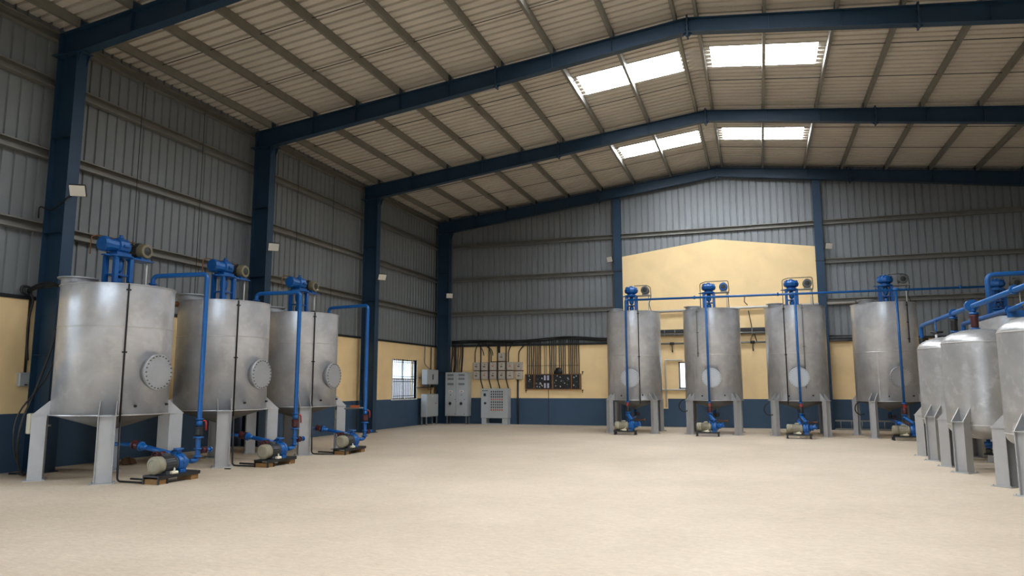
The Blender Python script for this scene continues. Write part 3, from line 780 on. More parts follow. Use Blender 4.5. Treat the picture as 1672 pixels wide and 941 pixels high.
ZM, YM = 4.5, -4.75
PR = [(9.213, -4.75), (11.87, -4.75), (14.62, -4.75), (17.50, -4.75)]
man = thing('header_pipe', 'long blue header pipe running across the tops of the back row tanks', 'pipe', (PR[0][0], YM, 0))
m = MB(); m.tube([(.07, 0, ZM), (10.75, 0, ZM-.02)], RP, n=12); m.build('pipe', M['blue'], man)
for x in (2.3, 4.9, 10.0): MB().flange((x, 0, ZM), (1, 0, 0), .06, .05).build('joint', M['blue'], man)
for x, _ in PR[1:]: MB().cyl((x-PR[0][0]-.08, 0, ZM), (x-PR[0][0]+.08, 0, ZM), RP+.012).build('tee', M['blue'], man)
for i, ((x, y), w) in enumerate(zip(PR, ('left end tank', 'second tank from the left', 'third tank from the left', 'right end tank'))):
    root = thing('riser_pipe', 'blue riser pipe in front of the %s of the back row' % w, 'pipe', (x, y, 0), 0, 'blue risers of the back row')
    px, py = pPpos[i]; cx = px+.02-(x-0)+.21*0; ox, oy = px+.21-x, py-y
    m = MB()
    if i == 0: m.tube([(0, 0, 1.05), (0, 0, ZM), (.09, 0, ZM)], RP, .06, 12)
    else: m.tube([(0, 0, 1.05), (0, 0, ZM-RP)], RP, n=12)
    m.tube([(0, 0, .78), (0, 0, .64), (ox, oy, .5), (ox, oy, .44)], .05, .04, 12); m.build('pipe', M['blue'], root)
    for z, rr in ((1.06, .075), (.72, .085)): MB().flange((0, 0, z), (0, 0, 1), rr, .032).build('flange', M['blue'], root)
    MB().lat((0, 0, .58), (0, 0, 1), [(.055, 0), (.075, .06), (.05, .13)], 14).build('reducer', M['blue'], root)
    m = MB(); m.lat((0, 0, .93), (0, 0, 1), [(.04, 0), (.04, .12)], 12); m.box(-.03, .03, -.055, -.04, .93, 1.05); m.build('lever', M['red'], root)
    m = MB(); m.lat((0, 0, .735), (0, 0, 1), [(.065, 0), (.072, .02), (.072, .16), (.05, .195)], 14); m.build('check_valve', M['dark'] if i % 2 == 0 else M['maroon'], root)
    # cone outlet pipe to the pump, with valve and handwheel
    tx, ty, _ = Ppos[i]
    sp_ = thing('outlet_pipe', 'short blue cone outlet pipe under the %s of the back row' % w, 'pipe', (tx, ty, 0), 0, 'blue outlet pipes of the back row')
    ex, ey = px-.02-tx, py+.12-ty
    m = MB(); m.tube([(0, 0, .775), (0, 0, .52), (ex*.55, ey*.75, .47), (ex+.1, ey, .40)], .045, .09, 12); m.flange((0, 0, .765), (0, 0, 1), .075); m.flange((ex*.5, ey*.7, .475), (ex, ey, -.06), .075, .03); m.build('pipe', M['blued'], sp_)
    valve(sp_, (0, 0, .62), (0, 0, 1), .85, 'dark', (.8, -.6, 0))
    m = MB(); m.tube([(ex*.3, ey*.4, .5), (.25, ey*.5, .45), (.45, ey*.6, .46)], .022, .05); m.flange((.45, ey*.6, .46), (1, -.1, 0), .05); m.build('drain_branch', M['copper'], sp_)

# ------------------------------------------------------------------ domed vessels on the right
def make_vessel():
    R, zb, zt = .65, .86, 2.41
    root = thing('domed_vessel', None, 'vessel')
    prof = [(0, .58)]+[(R*math.sin(a), zb-.02-(.26)*math.cos(a)) for a in [PI/2*k/10 for k in range(1, 10)]]+[(R, zb), (R, zt)]
    prof += [(R-.015, zt+.05), (R-.05, zt+.1), (R-.11, zt+.15), (R-.2, zt+.195), (R-.33, zt+.235), (R-.48, zt+.26), (0, zt+.27)]
    sh = MB(); sh.lathe(prof, 64); s = sh.build('shell', M['tank2'], root)
    for z in (zb, zt): MB().lathe([(R, z-.011), (R+.007, z-.005), (R+.007, z+.005), (R-.001, z+.011)], 64, caps=False).build('weld_seam', M['weld'], s)
    for k in range(4):
        lg, bp, g = make_leg(PI/4+k*PI/2, R, .93, .785, .225, .21, .25)
        l = lg.build('leg', M['leg'], root); bp.build('base_plate', M['leg'], l); g.build('gusset', M['leg'], l)
    d = MB(); d.cyl((0, 0, .6), (0, 0, .3), .035); d.flange((0, 0, .5), (0, 0, 1), .075, .07); d.flange((0, 0, .44), (0, 0, 1), .06, .04)
    dv = d.build('drain_valve', M['blued'], root)
    e = MB(); e.lat((0, 0, .32), (0, 0, 1), [(.07, 0), (.05, .02), (.06, .06), (.05, .09)], 14); e.flange((0, 0, .3), (0, 0, 1), .09, .02); e.build('drain_outlet', M['dark'], dv)
    return root
V = [make_vessel()]; V += [copy_tree(V[0]), copy_tree(V[0])]
Vpos = [(17.5, -10.75), (17.5, -13.05), (17.65, -16.05)]
for o, p, lab in zip(V, Vpos, ('domed grey vessel farthest back in the right row, next to the back row tanks', 'domed grey vessel in the middle of the right row', 'domed grey vessel cut by the right edge of the picture')):
    o.location = (*p, 0); tag(o, lab, 'vessel', 'domed vessels in the right row')
h = MB(); h.lathe([(.2, 2.55), (.2, 2.82), (.27, 2.83), (.27, 2.85)], 32, Matrix.Translation((.1, .28, 0))); hb = h.build('hatch', M['cover'], V[2])
MB().lathe([(.285, 2.855), (.285, 2.885), (.2, 2.89)], 32, Matrix.Translation((.1, .28, 0))).build('hatch_lid', M['wood'], hb)
n = MB(); n.cyl((-.2, .25, 2.6), (-.2, .25, 2.76), .028); n.build('nozzle', M['white'], V[0])
n = MB(); n.flange((-.2, .25, 2.78), (0, 0, 1), .06, .03); n.cyl((-.32, .25, 2.80), (-.06, .25, 2.80), .022, n=8); n.build('ball_valve', M['dark'], V[0])

# header along the vessels
vp = thing('vessel_header_pipe', 'sloping looking blue pipe running along above the domed vessels', 'pipe', (17.5, -8, 0))
ZV = 3.17
m = MB(); m.tube([(0, .1, .05), (0, .1, ZV-.03), (0, -12.5, ZV)], .05, .16, 14); m.build('pipe', M['blue'], vp)
for p, d, rr, t in (((0, .1, 2.62), (0, 0, 1), .085, .03), ((0, -3.26, ZV), (0, 1, 0), .08, .09), ((0, -4.7, ZV), (0, 1, 0), .12, .16), ((0, -7.3, ZV), (0, 1, 0), .08, .06), ((0, .1, .016), (0, 0, 1), .12, .03)):
    MB().flange(p, d, rr, t).build('flange', M['blue'], vp)
v = MB(); v.lat((0, .1, 2.66), (0, 0, 1), [(.06, 0), (.075, .02), (.075, .15), (.06, .17)], 14); v.build('check_valve', M['dark'], vp)
def dropper(y, ztop_, zend, colr, name):
    d = MB(); d.cyl((0, y, ZV), (0, y, ztop_), .04); d.flange((0, y, ztop_), (0, 0, 1), .085, .04); o = d.build(name, M['blue'], vp)
    MB().flange((0, y, ztop_-.3), (0, 0, 1), .085, .035).cyl((0, y, ztop_-.3), (0, y, zend), .036).build('stub_flange', M['blue'], o)
    e = MB(); e.lat((0, y, ztop_-.285), (0, 0, 1), [(.055, 0), (.07, .03), (.07, .2), (.08, .22), (.08, .26)], 16); e.build('valve_body', M[colr], o)
dropper(-3.26, ZV-.12, 2.58, 'dark', 'branch_pipe')
dropper(-4.84, ZV-.17, 2.685, 'maroon', 'branch_pipe')
d = MB(); d.cyl((0, -1.55, ZV), (-.2, -2.5, 2.83), .016, n=10); d.build('drain_line', M['blued'], vp)
v2 = thing('return_pipe', 'lower blue pipe behind the domed vessels with a tall bent branch', 'pipe', (17.95, -10.1, 0))
m = MB(); m.tube([(0, 0, 2.5), (0, 0, 3.0), (0, -3.5, 3.0), (0, -4.4, 3.04)], .05, .1, 14); m.tube([(.05, -1.9, 2.98), (.05, -1.9, 3.87), (2.7, -1.9, 3.9)], .05, .14, 14)
m.build('pipe', M['blue'], v2)
MB().flange((0, 0, 2.84), (0, 0, 1), .08, .03).build('flange', M['blued'], v2)
MB().flange((0, -3.3, 3.0), (0, 1, 0), .08, .05).box(-.05, .3, -3.36, -3.3, 2.86, 2.99).build('clamp', M['blued'], v2)
m = MB(); m.lat((0, 0, 2.62), (0, 0, 1), [(.06, 0), (.075, .03), (.075, .15), (.06, .18)], 14); m.build('valve', M['dark'], v2)

# ------------------------------------------------------------------ pipes, rails and cables on the back wall
o = MB().tube([(9.5, -.14, 4.53), (16.9, -.14, 4.63)], .05, n=10)
for x in (10.6, 13.2, 15.5): o.box(x-.02, x+.02, -.1, -.005, 4.5+.013*(x-9.5), 4.6+.013*(x-9.5))
tag(o.build('wall_pipe', M['whitepipe']), 'pale grey pipe across the back wall at the height of the tank tops', 'pipe')
g = thing('cable_tray', 'black cable tray on the yellow back wall behind the tall tanks', 'cable tray', (8.35, 0, 0))
MB().box(0, 7.2, -.16, -.013, 3.68, 3.76).box(0, 7.2, -.16, -.15, 3.76, 3.80).build('tray', M['dark'], g)
MB().cyl((0, -.12, 3.61), (7.2, -.12, 3.61), .05, n=12).build('conduit', M['greypipe'], g)
for x in (1.6, 2.0, 4.9, 6.2): MB().box(x-.015, x+.015, -.18, -.013, 3.55, 3.8).build('bracket', M['greypipe'], g)
o = MB().cyl((8.32, -.09, 3.25), (16.6, -.09, 3.24), .038, n=12)
tag(o.build('wall_conduit', M['greypipe']), 'grey conduit on the back wall below the black cable tray', 'pipe')
for x, lab in ((10.22, 'small black hook clamped on the grey conduit between the first two tall tanks'), (13.25, 'small black hook clamped on the grey conduit between the second and third tall tanks')):
    m = MB(); m.cyl((x-.08, -.09, 3.25), (x+.08, -.09, 3.25), .055, n=12); m.tube([(x, -.1, 3.22), (x+.01, -.12, 3.08), (x, -.11, 2.96)], .018); m.bbox((x+.01, -.12, 2.95), (.05, .05, .1), .01)
    tag(m.build('pipe_hook', M['dark']), lab, 'hook', 'hooks on the conduit')
m = MB(); m.tube([(13.1, -4.7, 4.48), (13.08, -4.7, 4.3), (13.18, -4.6, 4.2)], .014, .04)
m.tube([(13.15, -.2, 4.45), (13.22, -.16, 4.0), (13.25, -.14, 3.75), (13.35, -.14, 3.5), (13.4, -.12, 3.27)], .016, .08); m.tube([(13.32, -.14, 3.62), (13.2, -.14, 3.4), (13.18, -.12, 3.28)], .012, .05)
tag(m.build('hanging_cable', M['black']), 'black cable dangling between the second and third tall tanks', 'cable')
# cable run on the left half of the back wall
g = thing('cable_run', 'long black cable run along the top of the yellow wall above the cabinets', 'cable run', (.75, 0, 0))
MB().box(0, 7.2, -.1, -.045, 3.31, 3.365).build('rail', M['dark'], g)
for k in range(4):
    m = MB(); pts = []
    for j in range(25):
        x = j*.3; hump = .09*math.exp(-((x-5.4)/1.0)**2)
        pts.append((x, -.08-.03*(k % 2)+.01*math.sin(3*x+k), 3.44+.028*k+hump+.022*math.sin(1.7*x+k*2.1)))
    m.tube(pts, .028, n=8); m.build('cable', M['black'], g)
tag(MB().tube([(15.95, -.07, 3.42), (17.0, -.07, 3.42), (17.15, -.09, 3.5), (17.3, -.1, 3.62)], .022, .1, 8).tube([(15.95, -.06, 3.25), (19.2, -.06, 3.23)], .03, n=8).build('wall_cable', M['black']), 'black cable on the wall between the third and fourth tall tanks', 'cable')

XB = lambda px: 1.774+(px-774.8)*.02795      # along the back wall near the meter boxes
# tall double cabinet
cb = thing('double_cabinet', 'tall grey double electrical cabinet right of the corner column', 'cabinet', (1.16, -.35, 0))
MB().bbox((0, .04, 1.255), (1.03, .44, 1.85), .012).build('body', M['cab'], cb)
for sx in (-1, 1):
    d = MB()
    for z0, z1 in ((.36, 1.06), (1.075, 1.55), (1.565, 2.155)): d.box(sx*.255-.245, sx*.255+.245, -.2, -.181, z0, z1)
    dr = d.build('door', M['cab'], cb)
    v = MB()
    for z in (2.06, 1.9, 1.68): v.box(sx*.255-.15, sx*.255+.13, -.206, -.2, z-.045, z+.045)
    v.build('name_plate', M['cabd'], dr)
    k = MB(); k.cyl((sx*.255-.02, -.2, .86), (sx*.255-.02, -.225, .86), .06, n=16); k.box(sx*.255-.035, sx*.255-.005, -.245, -.225, .79, .93); k.cyl((sx*.255, -.2, 1.22), (sx*.255, -.215, 1.22), .02, n=10); k.cyl((sx*.21+.17, -.2, 1.03), (sx*.21+.17, -.215, 1.03), .018, n=8); k.cyl((sx*.21+.17, -.2, .42), (sx*.21+.17, -.215, .42), .018, n=8)
    k.build('switch', M['dark'], dr)
    q = MB(); q.box(sx*.255-.09, sx*.255+.09, -.205, -.2, 1.34, 1.41); q.build('warning_strip', M['white'], dr)
    q = MB(); q.box(sx*.255-.06, sx*.255+.05, -.208, -.205, 1.355, 1.385); q.build('orange_marking', M['orange'], dr)
for x in (-.44, .44):
    for y in (-.12, .2):
        MB().box(x-.025, x+.025, y-.02, y+.02, 0, .335).box(x-.025, x+.1, y-.02, y+.02, 0, .02).build('leg', M['cabd'], cb)
# control panel with rows of indicators
mc = thing('control_panel', 'grey control panel covered with rows of black and orange switches', 'control panel', (2.88, -.35, 0))
MB().bbox((0, .05, .875), (1.19, .42, 1.23), .012).build('body', M['cab'], mc)
MB().box(-.58, -.22, -.18, -.161, .28, 1.47).box(-.21, .585, -.18, -.161, .28, 1.47).build('door', M['cab'], mc)
for r in range(8):
    for kcol in range(6):
        x = -.12+kcol*.095; z = 1.36-r*.108
        if r >= 4: z -= .0
        m_ = M['orange'] if r in (3, 7) else M['dark'] if r in (0, 1, 2, 4) else M['darkmotor']
        s = MB(); s.box(x-.024, x+.024, -.19, -.18, z-.032, z+.032)
        so = s.build('indicator' if r in (3, 7) else 'switch', m_, mc)
m = MB(); m.box(-.47, -.37, -.195, -.18, 1.17, 1.29); m.cyl((-.40, -.18, .88), (-.40, -.21, .88), .05, n=14)
for x in (-.5, -.41, -.32): m.cyl((x, -.18, 1.4), (x, -.195, 1.4), .025, n=10)
m.build('meter', M['dark'], mc)
MB().box(-.57, -.36, -.14, .24, 0, .26).box(.34, .57, -.14, .24, 0, .26).box(-.36, .34, -.1, -.08, 0, .05).build('plinth', M['cab'], mc)
# meter boxes
def meter_box(x, z, label):
    o = thing('meter_box', label, 'meter box', (x, 0, z), 0, 'grey meter boxes on the back wall')
    MB().bbox((0, -.09, 0), (.30, .15, .35), .015).build('body', M['meter'], o)
    MB().bbox((0, -.172, .0), (.255, .014, .30), .005).build('lid', M['meter'], o)
    k = random.random()
    MB().box(-.05, .05, -.182, -.179, -.04+.04*k, .0+.04*k).cyl((.02, -.179, .08), (.02, -.19, .08), .02, n=8).build('dial', M['orange'] if k > .45 else M['dark'], o)
rw = {0: 'upper', 1: 'lower'}
for r, zc in enumerate((2.43, 2.05)):
    for k in range(6):
        px = (780, 793.3, 807.2, 821.2, 834.8, 848.8)[k]
        meter_box(XB(px), zc-(.0 if k < 5 else .01), 'grey meter box, %s from the left in the %s row above the control panel' % (ordw[k], rw[r]))
meter_box(XB(821), 2.82, 'single grey meter box topping the two rows of meter boxes')
tag(MB().box(XB(774.5), XB(855), -.025, -.004, 2.215, 2.255).build('mounting_strip', M['woodframe']), 'thin brown mounting strip behind the two rows of meter boxes', 'strip')
tag(MB().box(XB(803), XB(829), -.03, -.004, 2.615, 2.645).build('mounting_strip', M['woodframe']), 'short brown strip under the topmost meter box', 'strip')
def cable(pts, r, name, label, cat='cable', group=None, mt='black', bend=.12):
    return tag(MB().tube(pts, r, bend, 8).build(name, M[mt], None), label, cat, group)
for px, r in ((739.4, .03), (743.2, .02), (745.5, .035), (749.2, .02), (752.9, .02), (756.6, .04)):
    x = XB(px)+.0; j = random.uniform(-.04, .04)
    cable([(x, -.12, 3.4), (x+j, -.12, 3.0), (x-j, -.15, 2.6), (x, -.25, 2.178)], r, 'cabinet_cable', 'thick black cable dropping into the top of the tall double cabinet', group='cables above the double cabinet', bend=.2)
for px, rr in ((786.65, .032), (800.25, .032), (814.2, .032), (828.0, .032)):
    x = XB(px); cable([(x, -.09, 3.38), (x, -.09, 1.85), (x+.18, -.3, 1.492)], rr-.006, 'panel_cable', 'thick black cable running between meter boxes down into the control panel', group='cables into the control panel', bend=.06)
cable([(XB(846.3), -.05, 1.86), (XB(846.3), -.05, .0)], .04, 'floor_conduit', 'dark conduit from the last meter boxes down to the floor', 'conduit', mt='dark', bend=0)
for px, dx, z in ((776.9, .25, 2.61), (803.5, -.5, 2.61), (815.8, -.1, 3.0), (817.5, .2, 3.0), (831.6, .3, 2.61), (848, .65, 2.6)):
    x = XB(px); cable([(x, -.08, z), (x, -.08, z+.45), (x+dx*.35, -.1, 3.3), (x+dx, -.1, 3.45)], .022, 'looping_cable', 'black cable curving from a meter box top up to the cable run', group='looping cables above meter boxes', bend=.3)
for px, dx in ((791, -.25), (806, -.35)):
    x = XB(px); cable([(x, -.05, 2.9), (x-.03, -.05, 3.1), (x+dx, -.08, 3.42)], .018, 'loose_cable', 'loose black cable end hanging on the wall above the meter boxes', group='loose cable ends', bend=.2)
# relay boards in a wooden frame
RB = ((858.7, 871.6), (873.3, 901.4), (903.1, 932.4), (933.5, 946.3))
def XR_(px): return 4.13+(px-858.7)*(6.49-4.13)/(947.5-858.7)
fr = MB(); xa, xb = XR_(858.2), XR_(948.2)
fr.box(xa, xb, -.1, -.004, 1.45, 1.475); fr.box(xa, xb, -.1, -.004, 2.065, 2.09)
for px in (858.4, 872.4, 902.2, 933, 947.4): x = XR_(px); fr.box(x-.022, x+.022, -.1, -.004, 1.475, 2.065)
tag(fr.build('wooden_rack', M['woodframe']), 'brown wooden frame holding the four black relay boards', 'frame')
for i, (p0, p1) in enumerate(RB):
    x0, x1 = XR_(p0)+.03, XR_(p1)-.03
    lab = ['narrow black relay board at the left end of the wooden frame', 'black relay board with four pale lilac terminal blocks', 'widest black relay board, third in the wooden frame', 'narrow black relay board at the right end of the wooden frame'][i]
    o = thing('relay_board', lab, 'relay board', ((x0+x1)/2, 0, 1.77), 0, 'black relay boards')
    w = (x1-x0)/2
    MB().box(-w, w, -.08, -.006, -.29, .29).build('board', M['dark'], o)
    n = int(w*34)
    for k in range(n):
        x = random.uniform(-w+.04, w-.04); z = random.uniform(-.25, .25)
        if i == 1 and x > -.02: x = -abs(x)-.03
        MB().bbox((x, -.09, z), (.04, .02, random.choice((.04, .06))), .004).build('terminal', M[random.choice(('cream', 'cream', 'bolt', 'lilac'))], o)
    for k in range(int(w*8)):
        x = random.uniform(-w+.06, w-.06); z = random.uniform(-.2, .2)
        MB().bbox((x, -.095, z), (.1, .03, .08), .01).build('relay', M['darkmotor'], o)
    if i == 1:
        for x in (.08, .22):
            for z in (-.16, .16): MB().bbox((x, -.1, z), (.075, .04, .2), .006).build('terminal_block', M['lilac'], o)
m = MB(); m.lathe([(.17, 0), (.165, .1), (.14, .18), (.09, .24), (0, .27)], 18, Matrix.Translation((XR_(912.5), -.1, 2.09)) @ Matrix.Diagonal((1, .5, 1, 1)))
tag(m.build('black_cover', M['black']), 'black rounded cover standing on top of the wooden relay frame', 'cover')
zx = (185, 213, 240, 268, 295, 322, 348, 370, 425, 450, 500, 527, 555, 583, 632, 658, 685, 712, 765, 790, 815, 842, 870, 900)
for q in zx:
    x = XR_(840+q/8.554); j = random.uniform(-.012, .012)
    cable([(x, -.08, 3.52), (x+j, -.06, 3.2), (x-j, -.06, 2.5), (x, -.06, 2.092)], .02 if q not in (425, 450) else .012, 'relay_cable', 'straight black cable dropping from the cable run to the relay boards', group='cables above the relay boards')
tag(MB().box(XR_(861), XR_(946), -.03, -.022, 2.43, 2.445).build('cable_clip_bar', M['copper']), 'thin bar clipping the relay board cables to the wall', 'bar')
cable([(XR_(895.5), -.03, 1.45), (XR_(895.5), -.03, .02), (XR_(896), -.06, .012), (XR_(897), -.1, .012)], .012, 'thin_conduit', 'thin dark cable from the relay boards down to the floor', mt='dark', bend=.03)
for px, z, lab in ((858.5, 1.42, 'small black clamp under the left end of the relay frame'), (950, 1.42, 'small black clamp under the right end of the relay frame'), (950.5, 2.17, 'small black clamp above the right end of the relay frame')):
    x = XR_(px); tag(MB().box(x-.03, x+.03, -.05, -.004, z-.02, z+.02).cyl((x, -.04, z-.1), (x, -.04, z+.02), .015, n=8).build('wall_clamp', M['dark']), lab, 'clamp', 'clamps at the relay frame')
tag(MB().bbox((8.0-.25, -.04, 1.72), (.09, .06, .32), .01).build('switch_box', M['white']), 'small white switch box on the yellow wall left of the first tall tank', 'switch box')
# conduit frame around the small window
tag(MB().tube([(9.93, -.06, .75), (9.93, -.06, 2.6), (10.6, -.06, 2.6)], .03, .03, 8).build('window_conduit', M['whitepipe']), 'white conduit running up beside the small back window', 'pipe')
tag(MB().cyl((9.78, -.05, 1.44), (10.7, -.05, 1.44), .03, n=8).build('sill_conduit', M['whitepipe']), 'white pipe along the sill of the small back window', 'pipe')
# ladder lying on edge against the back wall
ld = thing('ladder', 'grey steel ladder lying on its edge along the blue wall behind the right end tank', 'ladder', (15.95, -.45, 0))
for z in (.045, .34): MB().box(0, 3.9, -.02, .02, z-.028, z+.028).build('side_rail', M['greypipe'], ld)
for k in range(11): MB().cyl((.18+k*.355, 0, .06), (.18+k*.355, 0, .325), .018, n=8).build('rung', M['greypipe'], ld)

# ------------------------------------------------------------------ left wall fittings
wc = thing('wall_cabinet', 'grey electrical cabinet hung on the left wall beside the barred window', 'cabinet', (.335, -1.4, 1.66))
MB().bbox((0, 0, .31), (.25, 1.08, .62), .012).build('body', M['cab'], wc)
MB().box(.125, .14, -.5, .5, .03, .59).build('door', M['cab'], wc)
MB().box(.14, .155, -.06, .0, .2, .42).build('handle', M['dark'], wc)
MB().box(-.335, -.125, -.42, -.36, .25, .31).box(-.335, -.125, .36, .42, .25, .31).build('bracket', M['cabd'], wc)
MB().box(-.09, .08, -.4, -.2, -.08, 0).box(-.06, .05, .2, .35, -.12, 0).build('gland_box', M['dark'], wc)
m = MB(); m.tube([(0, -.3, -.08), (.02, -.2, -.2), (.03, .05, -.22), (.0, .25, -.12)], .02, .08); m.build('cable_loop', M['copper'], wc)
fc = thing('floor_cabinet', 'grey cabinet on legs standing below the wall cabinet beside the window', 'cabinet', (.325, -1.4, 0))
MB().bbox((0, 0, .8), (.27, 1.1, .93), .012).build('body', M['cab'], fc)
MB().box(.135, .15, -.52, .53, .36, 1.06).box(.135, .15, -.52, .53, 1.075, 1.245).build('door', M['cab'], fc)
MB().cyl((.15, -.05, 1.18), (.165, -.05, 1.18), .035, n=12).build('lock', M['white'], fc)
MB().box(.15, .156, .2, .38, .86, .89).build('orange_marking', M['orange'], fc)
for x in (-.1, .1):
    for y in (-.5, .5): MB().box(x-.025, x+.025, y-.025, y+.025, 0, .335).build('leg', M['cabd'], fc)
cable([(.3, -1.25, 1.66), (.3, -1.25, 1.266)], .022, 'link_conduit', 'black conduit joining the wall cabinet and the floor cabinet', bend=0)
cable([(.05, -1.35, 3.3), (.05, -1.35, 2.5), (.3, -1.35, 2.285)], .02, 'wall_conduit', 'dark conduit from the wall top down to the wall cabinet', 'conduit', mt='greypipe')
cable([(.06, -.75, 3.25), (.06, -.75, 2.4), (.06, -.78, 1.9)], .024, 'wall_conduit', 'dark conduit in the corner beside the wall cabinet', 'conduit', mt='dark')
tag(MB().cyl((.05, -2.15, 1.53), (.05, -.6, 1.55), .02, n=8).build('wall_conduit', M['greypipe']), 'thin grey conduit running from the window below the wall cabinet', 'conduit')
# junction box and cables left of the nearest tank
jb = thing('junction_box', 'grey junction box on the yellow wall left of the nearest tank', 'junction box', (0, -18.99, 1.735))
MB().bbox((.055, 0, 0), (.1, .27, .27), .015).build('body', M['cab'], jb)
MB().box(.106, .112, .07, .1, .0, .03).build('red_mark', M['red'], jb)
MB().box(.106, .111, -.03, .03, -.11, -.09).build('cover_screw', M['dark'], jb)
cable([(.04, -18.98, 1.87), (.04, -19.0, 3.35)], .024, 'wall_cable', 'black cable running straight up the wall from the junction box', bend=0)
cable([(.05, -19.05, 3.42), (.1, -18.98, 3.3), (.06, -19.02, 2.9), (.05, -19.0, 2.4), (.1, -18.995, 2.1)], .022, 'wall_cable', 'black cable sagging down the wall between junction box and column', bend=.3)
g = thing('cable_hook', 'black cable bundle tied to a hook at the wall top left of the column', 'cable bundle', (.05, -19.1, 3.4))
m = MB(); m.tube([(.02, 0, -.05), (.02, -.12, .0), (.02, -.12, .12), (.02, .05, .12), (.02, .08, .0)], .025, .05); m.build('hook', M['dark'], g)
for k in range(3):
    m = MB(); m.tube([(.03, .0, .02+.02*k), (.35, .02, .1+.05*k), (.8, -.02, .1+.03*k), (1.23, -.02, .0-.05*k)], .018, .2); m.build('cable', M['black'], g)
tb = thing('terminal_box', 'beige terminal box beside the left leg of the nearest tank', 'terminal box', (1.2, -19.62, .78))
MB().bbox((0, 0, .17), (.12, .2, .36), .015).build('body', M['cream'], tb)
MB().bbox((.065, .0, .17), (.02, .15, .3), .006).build('cover', M['tan'], tb)
MB().box(-.03, .1, .06, .12, .1, .16).box(.08, .3, .06, .1, .12, .15).build('bracket', M['leg'], tb)
cable([(1.27, -19.3, 3.3), (1.25, -19.4, 2.4), (1.25, -19.65, 1.6), (1.40, -20.02, .95), (1.3, -19.96, .4), (1.0, -19.6, .03), (.6, -19.2, .02), (.35, -19.35, .02)], .02, 'loose_cable', 'black cable hanging down the left side of the nearest tank to the floor', bend=.3)
cable([(1.29, -19.2, 2.6), (1.25, -19.5, 1.7), (1.36, -20.1, 1.1), (1.34, -20.06, .5), (.9, -19.5, .03), (.5, -19.3, .02)], .014, 'loose_cable', 'thin black cable beside the left leg of the nearest tank', bend=.3)
# supply cable of each left pump: from the tank foot across the floor
for (x, y), (px, py), w in zip(Tpos, pTpos, ('nearest', 'middle', 'farthest')):
    a = math.radians(-34); c, s = .985*math.cos(a), .985*math.sin(a)
    cable([(x+c, y+s, 1.0), (x+c+.03, y+s, .02), (x+c+.18, y+s+.02, .016), (px-.02, py-.40, .016)], .017, 'pump_cable', 'black cable dropping from the %s left tank and running over the floor to its pump' % w, group='pump cables of the left row', bend=.07)
    tag(MB().tube([(px-.85, py-.05, .018), (px-.2, py-.1, .018)], .016, n=8).build('floor_conduit', M['black']), 'short black conduit lying on the floor behind the %s left pump' % w, 'conduit', 'floor conduits of the left row')
# thin grey pipe with handle beside the farthest left tank
hp = MB().cyl((3.15, -12.95, 1.02), (4.0, -13.0, 1.06), .02, n=8)
hp = hp.build('instrument_pipe', M['greypipe']); tag(hp, 'thin grey pipe between the farthest left tank and its riser', 'pipe')
MB().box(3.6, 3.85, -13.02, -12.97, 1.06, 1.12).build('tag_plate', M['orange'], hp)
MB().box(3.14, 3.2, -12.98, -12.92, .78, 1.0).build('drop_handle', M['whitepipe'], hp)
# hoses looped under the back row
for x, y, z, lab in ((11.0, -4.25, 1.05, 'black hose loop at the left leg of the second tall tank'), (13.68, -4.2, .95, 'black hose loop at the left leg of the third tall tank'), (16.36, -4.15, 1.0, 'black hose loop at the left leg of the fourth tall tank')):
    m = MB(); m.tube([(x, y, z+.1), (x-.13, y-.02, z), (x-.15, y-.02, z-.2), (x-.02, y-.02, z-.32), (x+.12, y, z-.28)], .018, .12)
    tag(m.build('hose_loop', M['black']), lab, 'hose', 'hose loops on the back row')
for x, y, lab in ((3.55, -17.35, 'small black scrap on the floor between the nearest and middle left pumps'), (3.2, -16.95, 'tiny dark chip on the floor by the middle left tank')):
    tag(MB().prism([(x-.06, y-.03), (x+.07, y-.02), (x+.05, y+.03), (x-.05, y+.02)], 2, 0, .015).build('floor_scrap', M['dark']), lab, 'scrap', 'scraps on the floor')
cr = MB()
for k in range(7):
    a = random.random()*6.28; cr.lathe([(.0, 0), (.09+.03*random.random(), .02), (.05, .09+.05*random.random()), (0, .13)], 7, Matrix.Translation((.07*math.cos(a), .07*math.sin(a), 0)) @ Matrix.Rotation(a, 4, 'Z') @ Matrix.Diagonal((1, .7, 1, 1)), smooth=False)
tag(cr.build('crumpled_rag', M['rag'], None, (1.0, -17.3, 0)), 'crumpled brown rag on the floor against the wall behind the nearest tank', 'rag')

for y0, y1, x, lab in ((-18.14, -17.26, 2.0, 'brown pipe joining the tops of the nearest and middle left tanks'), (-15.5, -14.6, 2.1, 'brown pipe joining the tops of the middle and farthest left tanks')):
    tag(MB().cyl((x, y0, 3.3), (x, y1, 3.3), .032, n=10).flange((x, y0+.03, 3.3), (0, 1, 0), .06).flange((x, y1-.03, 3.3), (0, 1, 0), .06).build('link_pipe', M['woodframe']), lab, 'pipe', 'brown pipes between left tanks')
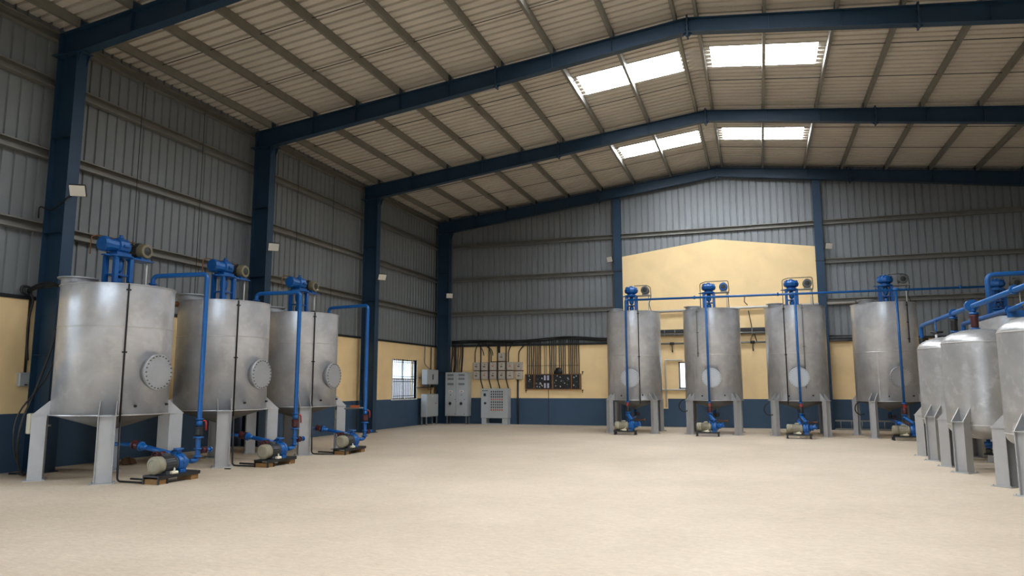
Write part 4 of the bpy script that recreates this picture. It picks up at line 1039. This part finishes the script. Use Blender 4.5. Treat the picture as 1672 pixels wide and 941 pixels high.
# ------------------------------------------------------------------ floodlights
def flood(loc, face, arm_from, label):
    o = thing('floodlight', label, 'floodlight', loc, 0, 'LED floodlights on the columns')
    d = Vector(face).normalized(); X = d.to_track_quat('Z', 'Y').to_matrix().to_4x4()
    MB().bbox((0, 0, -.02), (.30, .24, .05), .012, 0, X).box(-.12, .12, -.09, .09, -.06, -.044, 0, X).build('housing', M['dark'], o)
    MB().bbox((0, 0, .01), (.275, .215, .014), .004, 0, X).build('lens', M['lens'], o)
    a = Vector(arm_from)-Vector(loc)
    MB().tube([a, a*.5+Vector((0, 0, -.03)), X @ Vector((0, 0, -.05))], .014, .05).build('arm', M['dark'], o)
    return o
F3 = (.45, -.75, -.48)
flood((1.1, -19.05, 5.36), F3, (.71, -18.9, 5.3), 'LED floodlight on the column behind the nearest left tank')
flood((1.0, -12.92, 5.38), (.6, -.6, -.5), (.71, -12.8, 5.32), 'LED floodlight on the second column from the camera')
flood((1.0, -6.87, 5.41), (.6, -.55, -.55), (.71, -6.75, 5.35), 'LED floodlight on the column left of the barred window')
flood((.84, -.62, 5.49), (.4, -.75, -.5), (.7, -.43, 5.45), 'LED floodlight on the corner column')
flood((7.86, -.42, 6.72), (-.5, -.8, -.25), (8.02, -.31, 6.6), 'LED floodlight left of the yellow gable panel')
flood((16.1, -.42, 6.74), (.5, -.8, -.25), (15.92, -.31, 6.65), 'LED floodlight right of the yellow gable panel')
for (x, y, z), c in (((.5, -18.87, 5.3), 0),):
    cable([(.9, -19.03, 5.30), (.7, -19.03, 5.15), (.4, -19.02, 5.02), (.1, -19.04, 5.15), (.1, -19.03, 4.9)], .014, 'light_cable', 'thin cable looping from the floodlight to the nearest column', bend=.1)

# ------------------------------------------------------------------ light
w = bpy.data.worlds.new('world'); SC.world = w; w.use_nodes = True
bg = w.node_tree.nodes['Background']; bg.inputs[0].default_value = (.74, .86, 1.0, 1); bg.inputs[1].default_value = 4.4
SC.view_settings.view_transform = 'Standard'; SC.view_settings.look = 'None'
SC.view_settings.gamma = 1; SC.view_settings.use_curve_mapping = False; SC.view_settings.exposure = 0
SC.cycles.use_denoising = True
SC.cycles.max_bounces = 10; SC.cycles.diffuse_bounces = 6; SC.cycles.transparent_max_bounces = 8
SC.cycles.sample_clamp_indirect = 8; SC.cycles.caustics_reflective = False
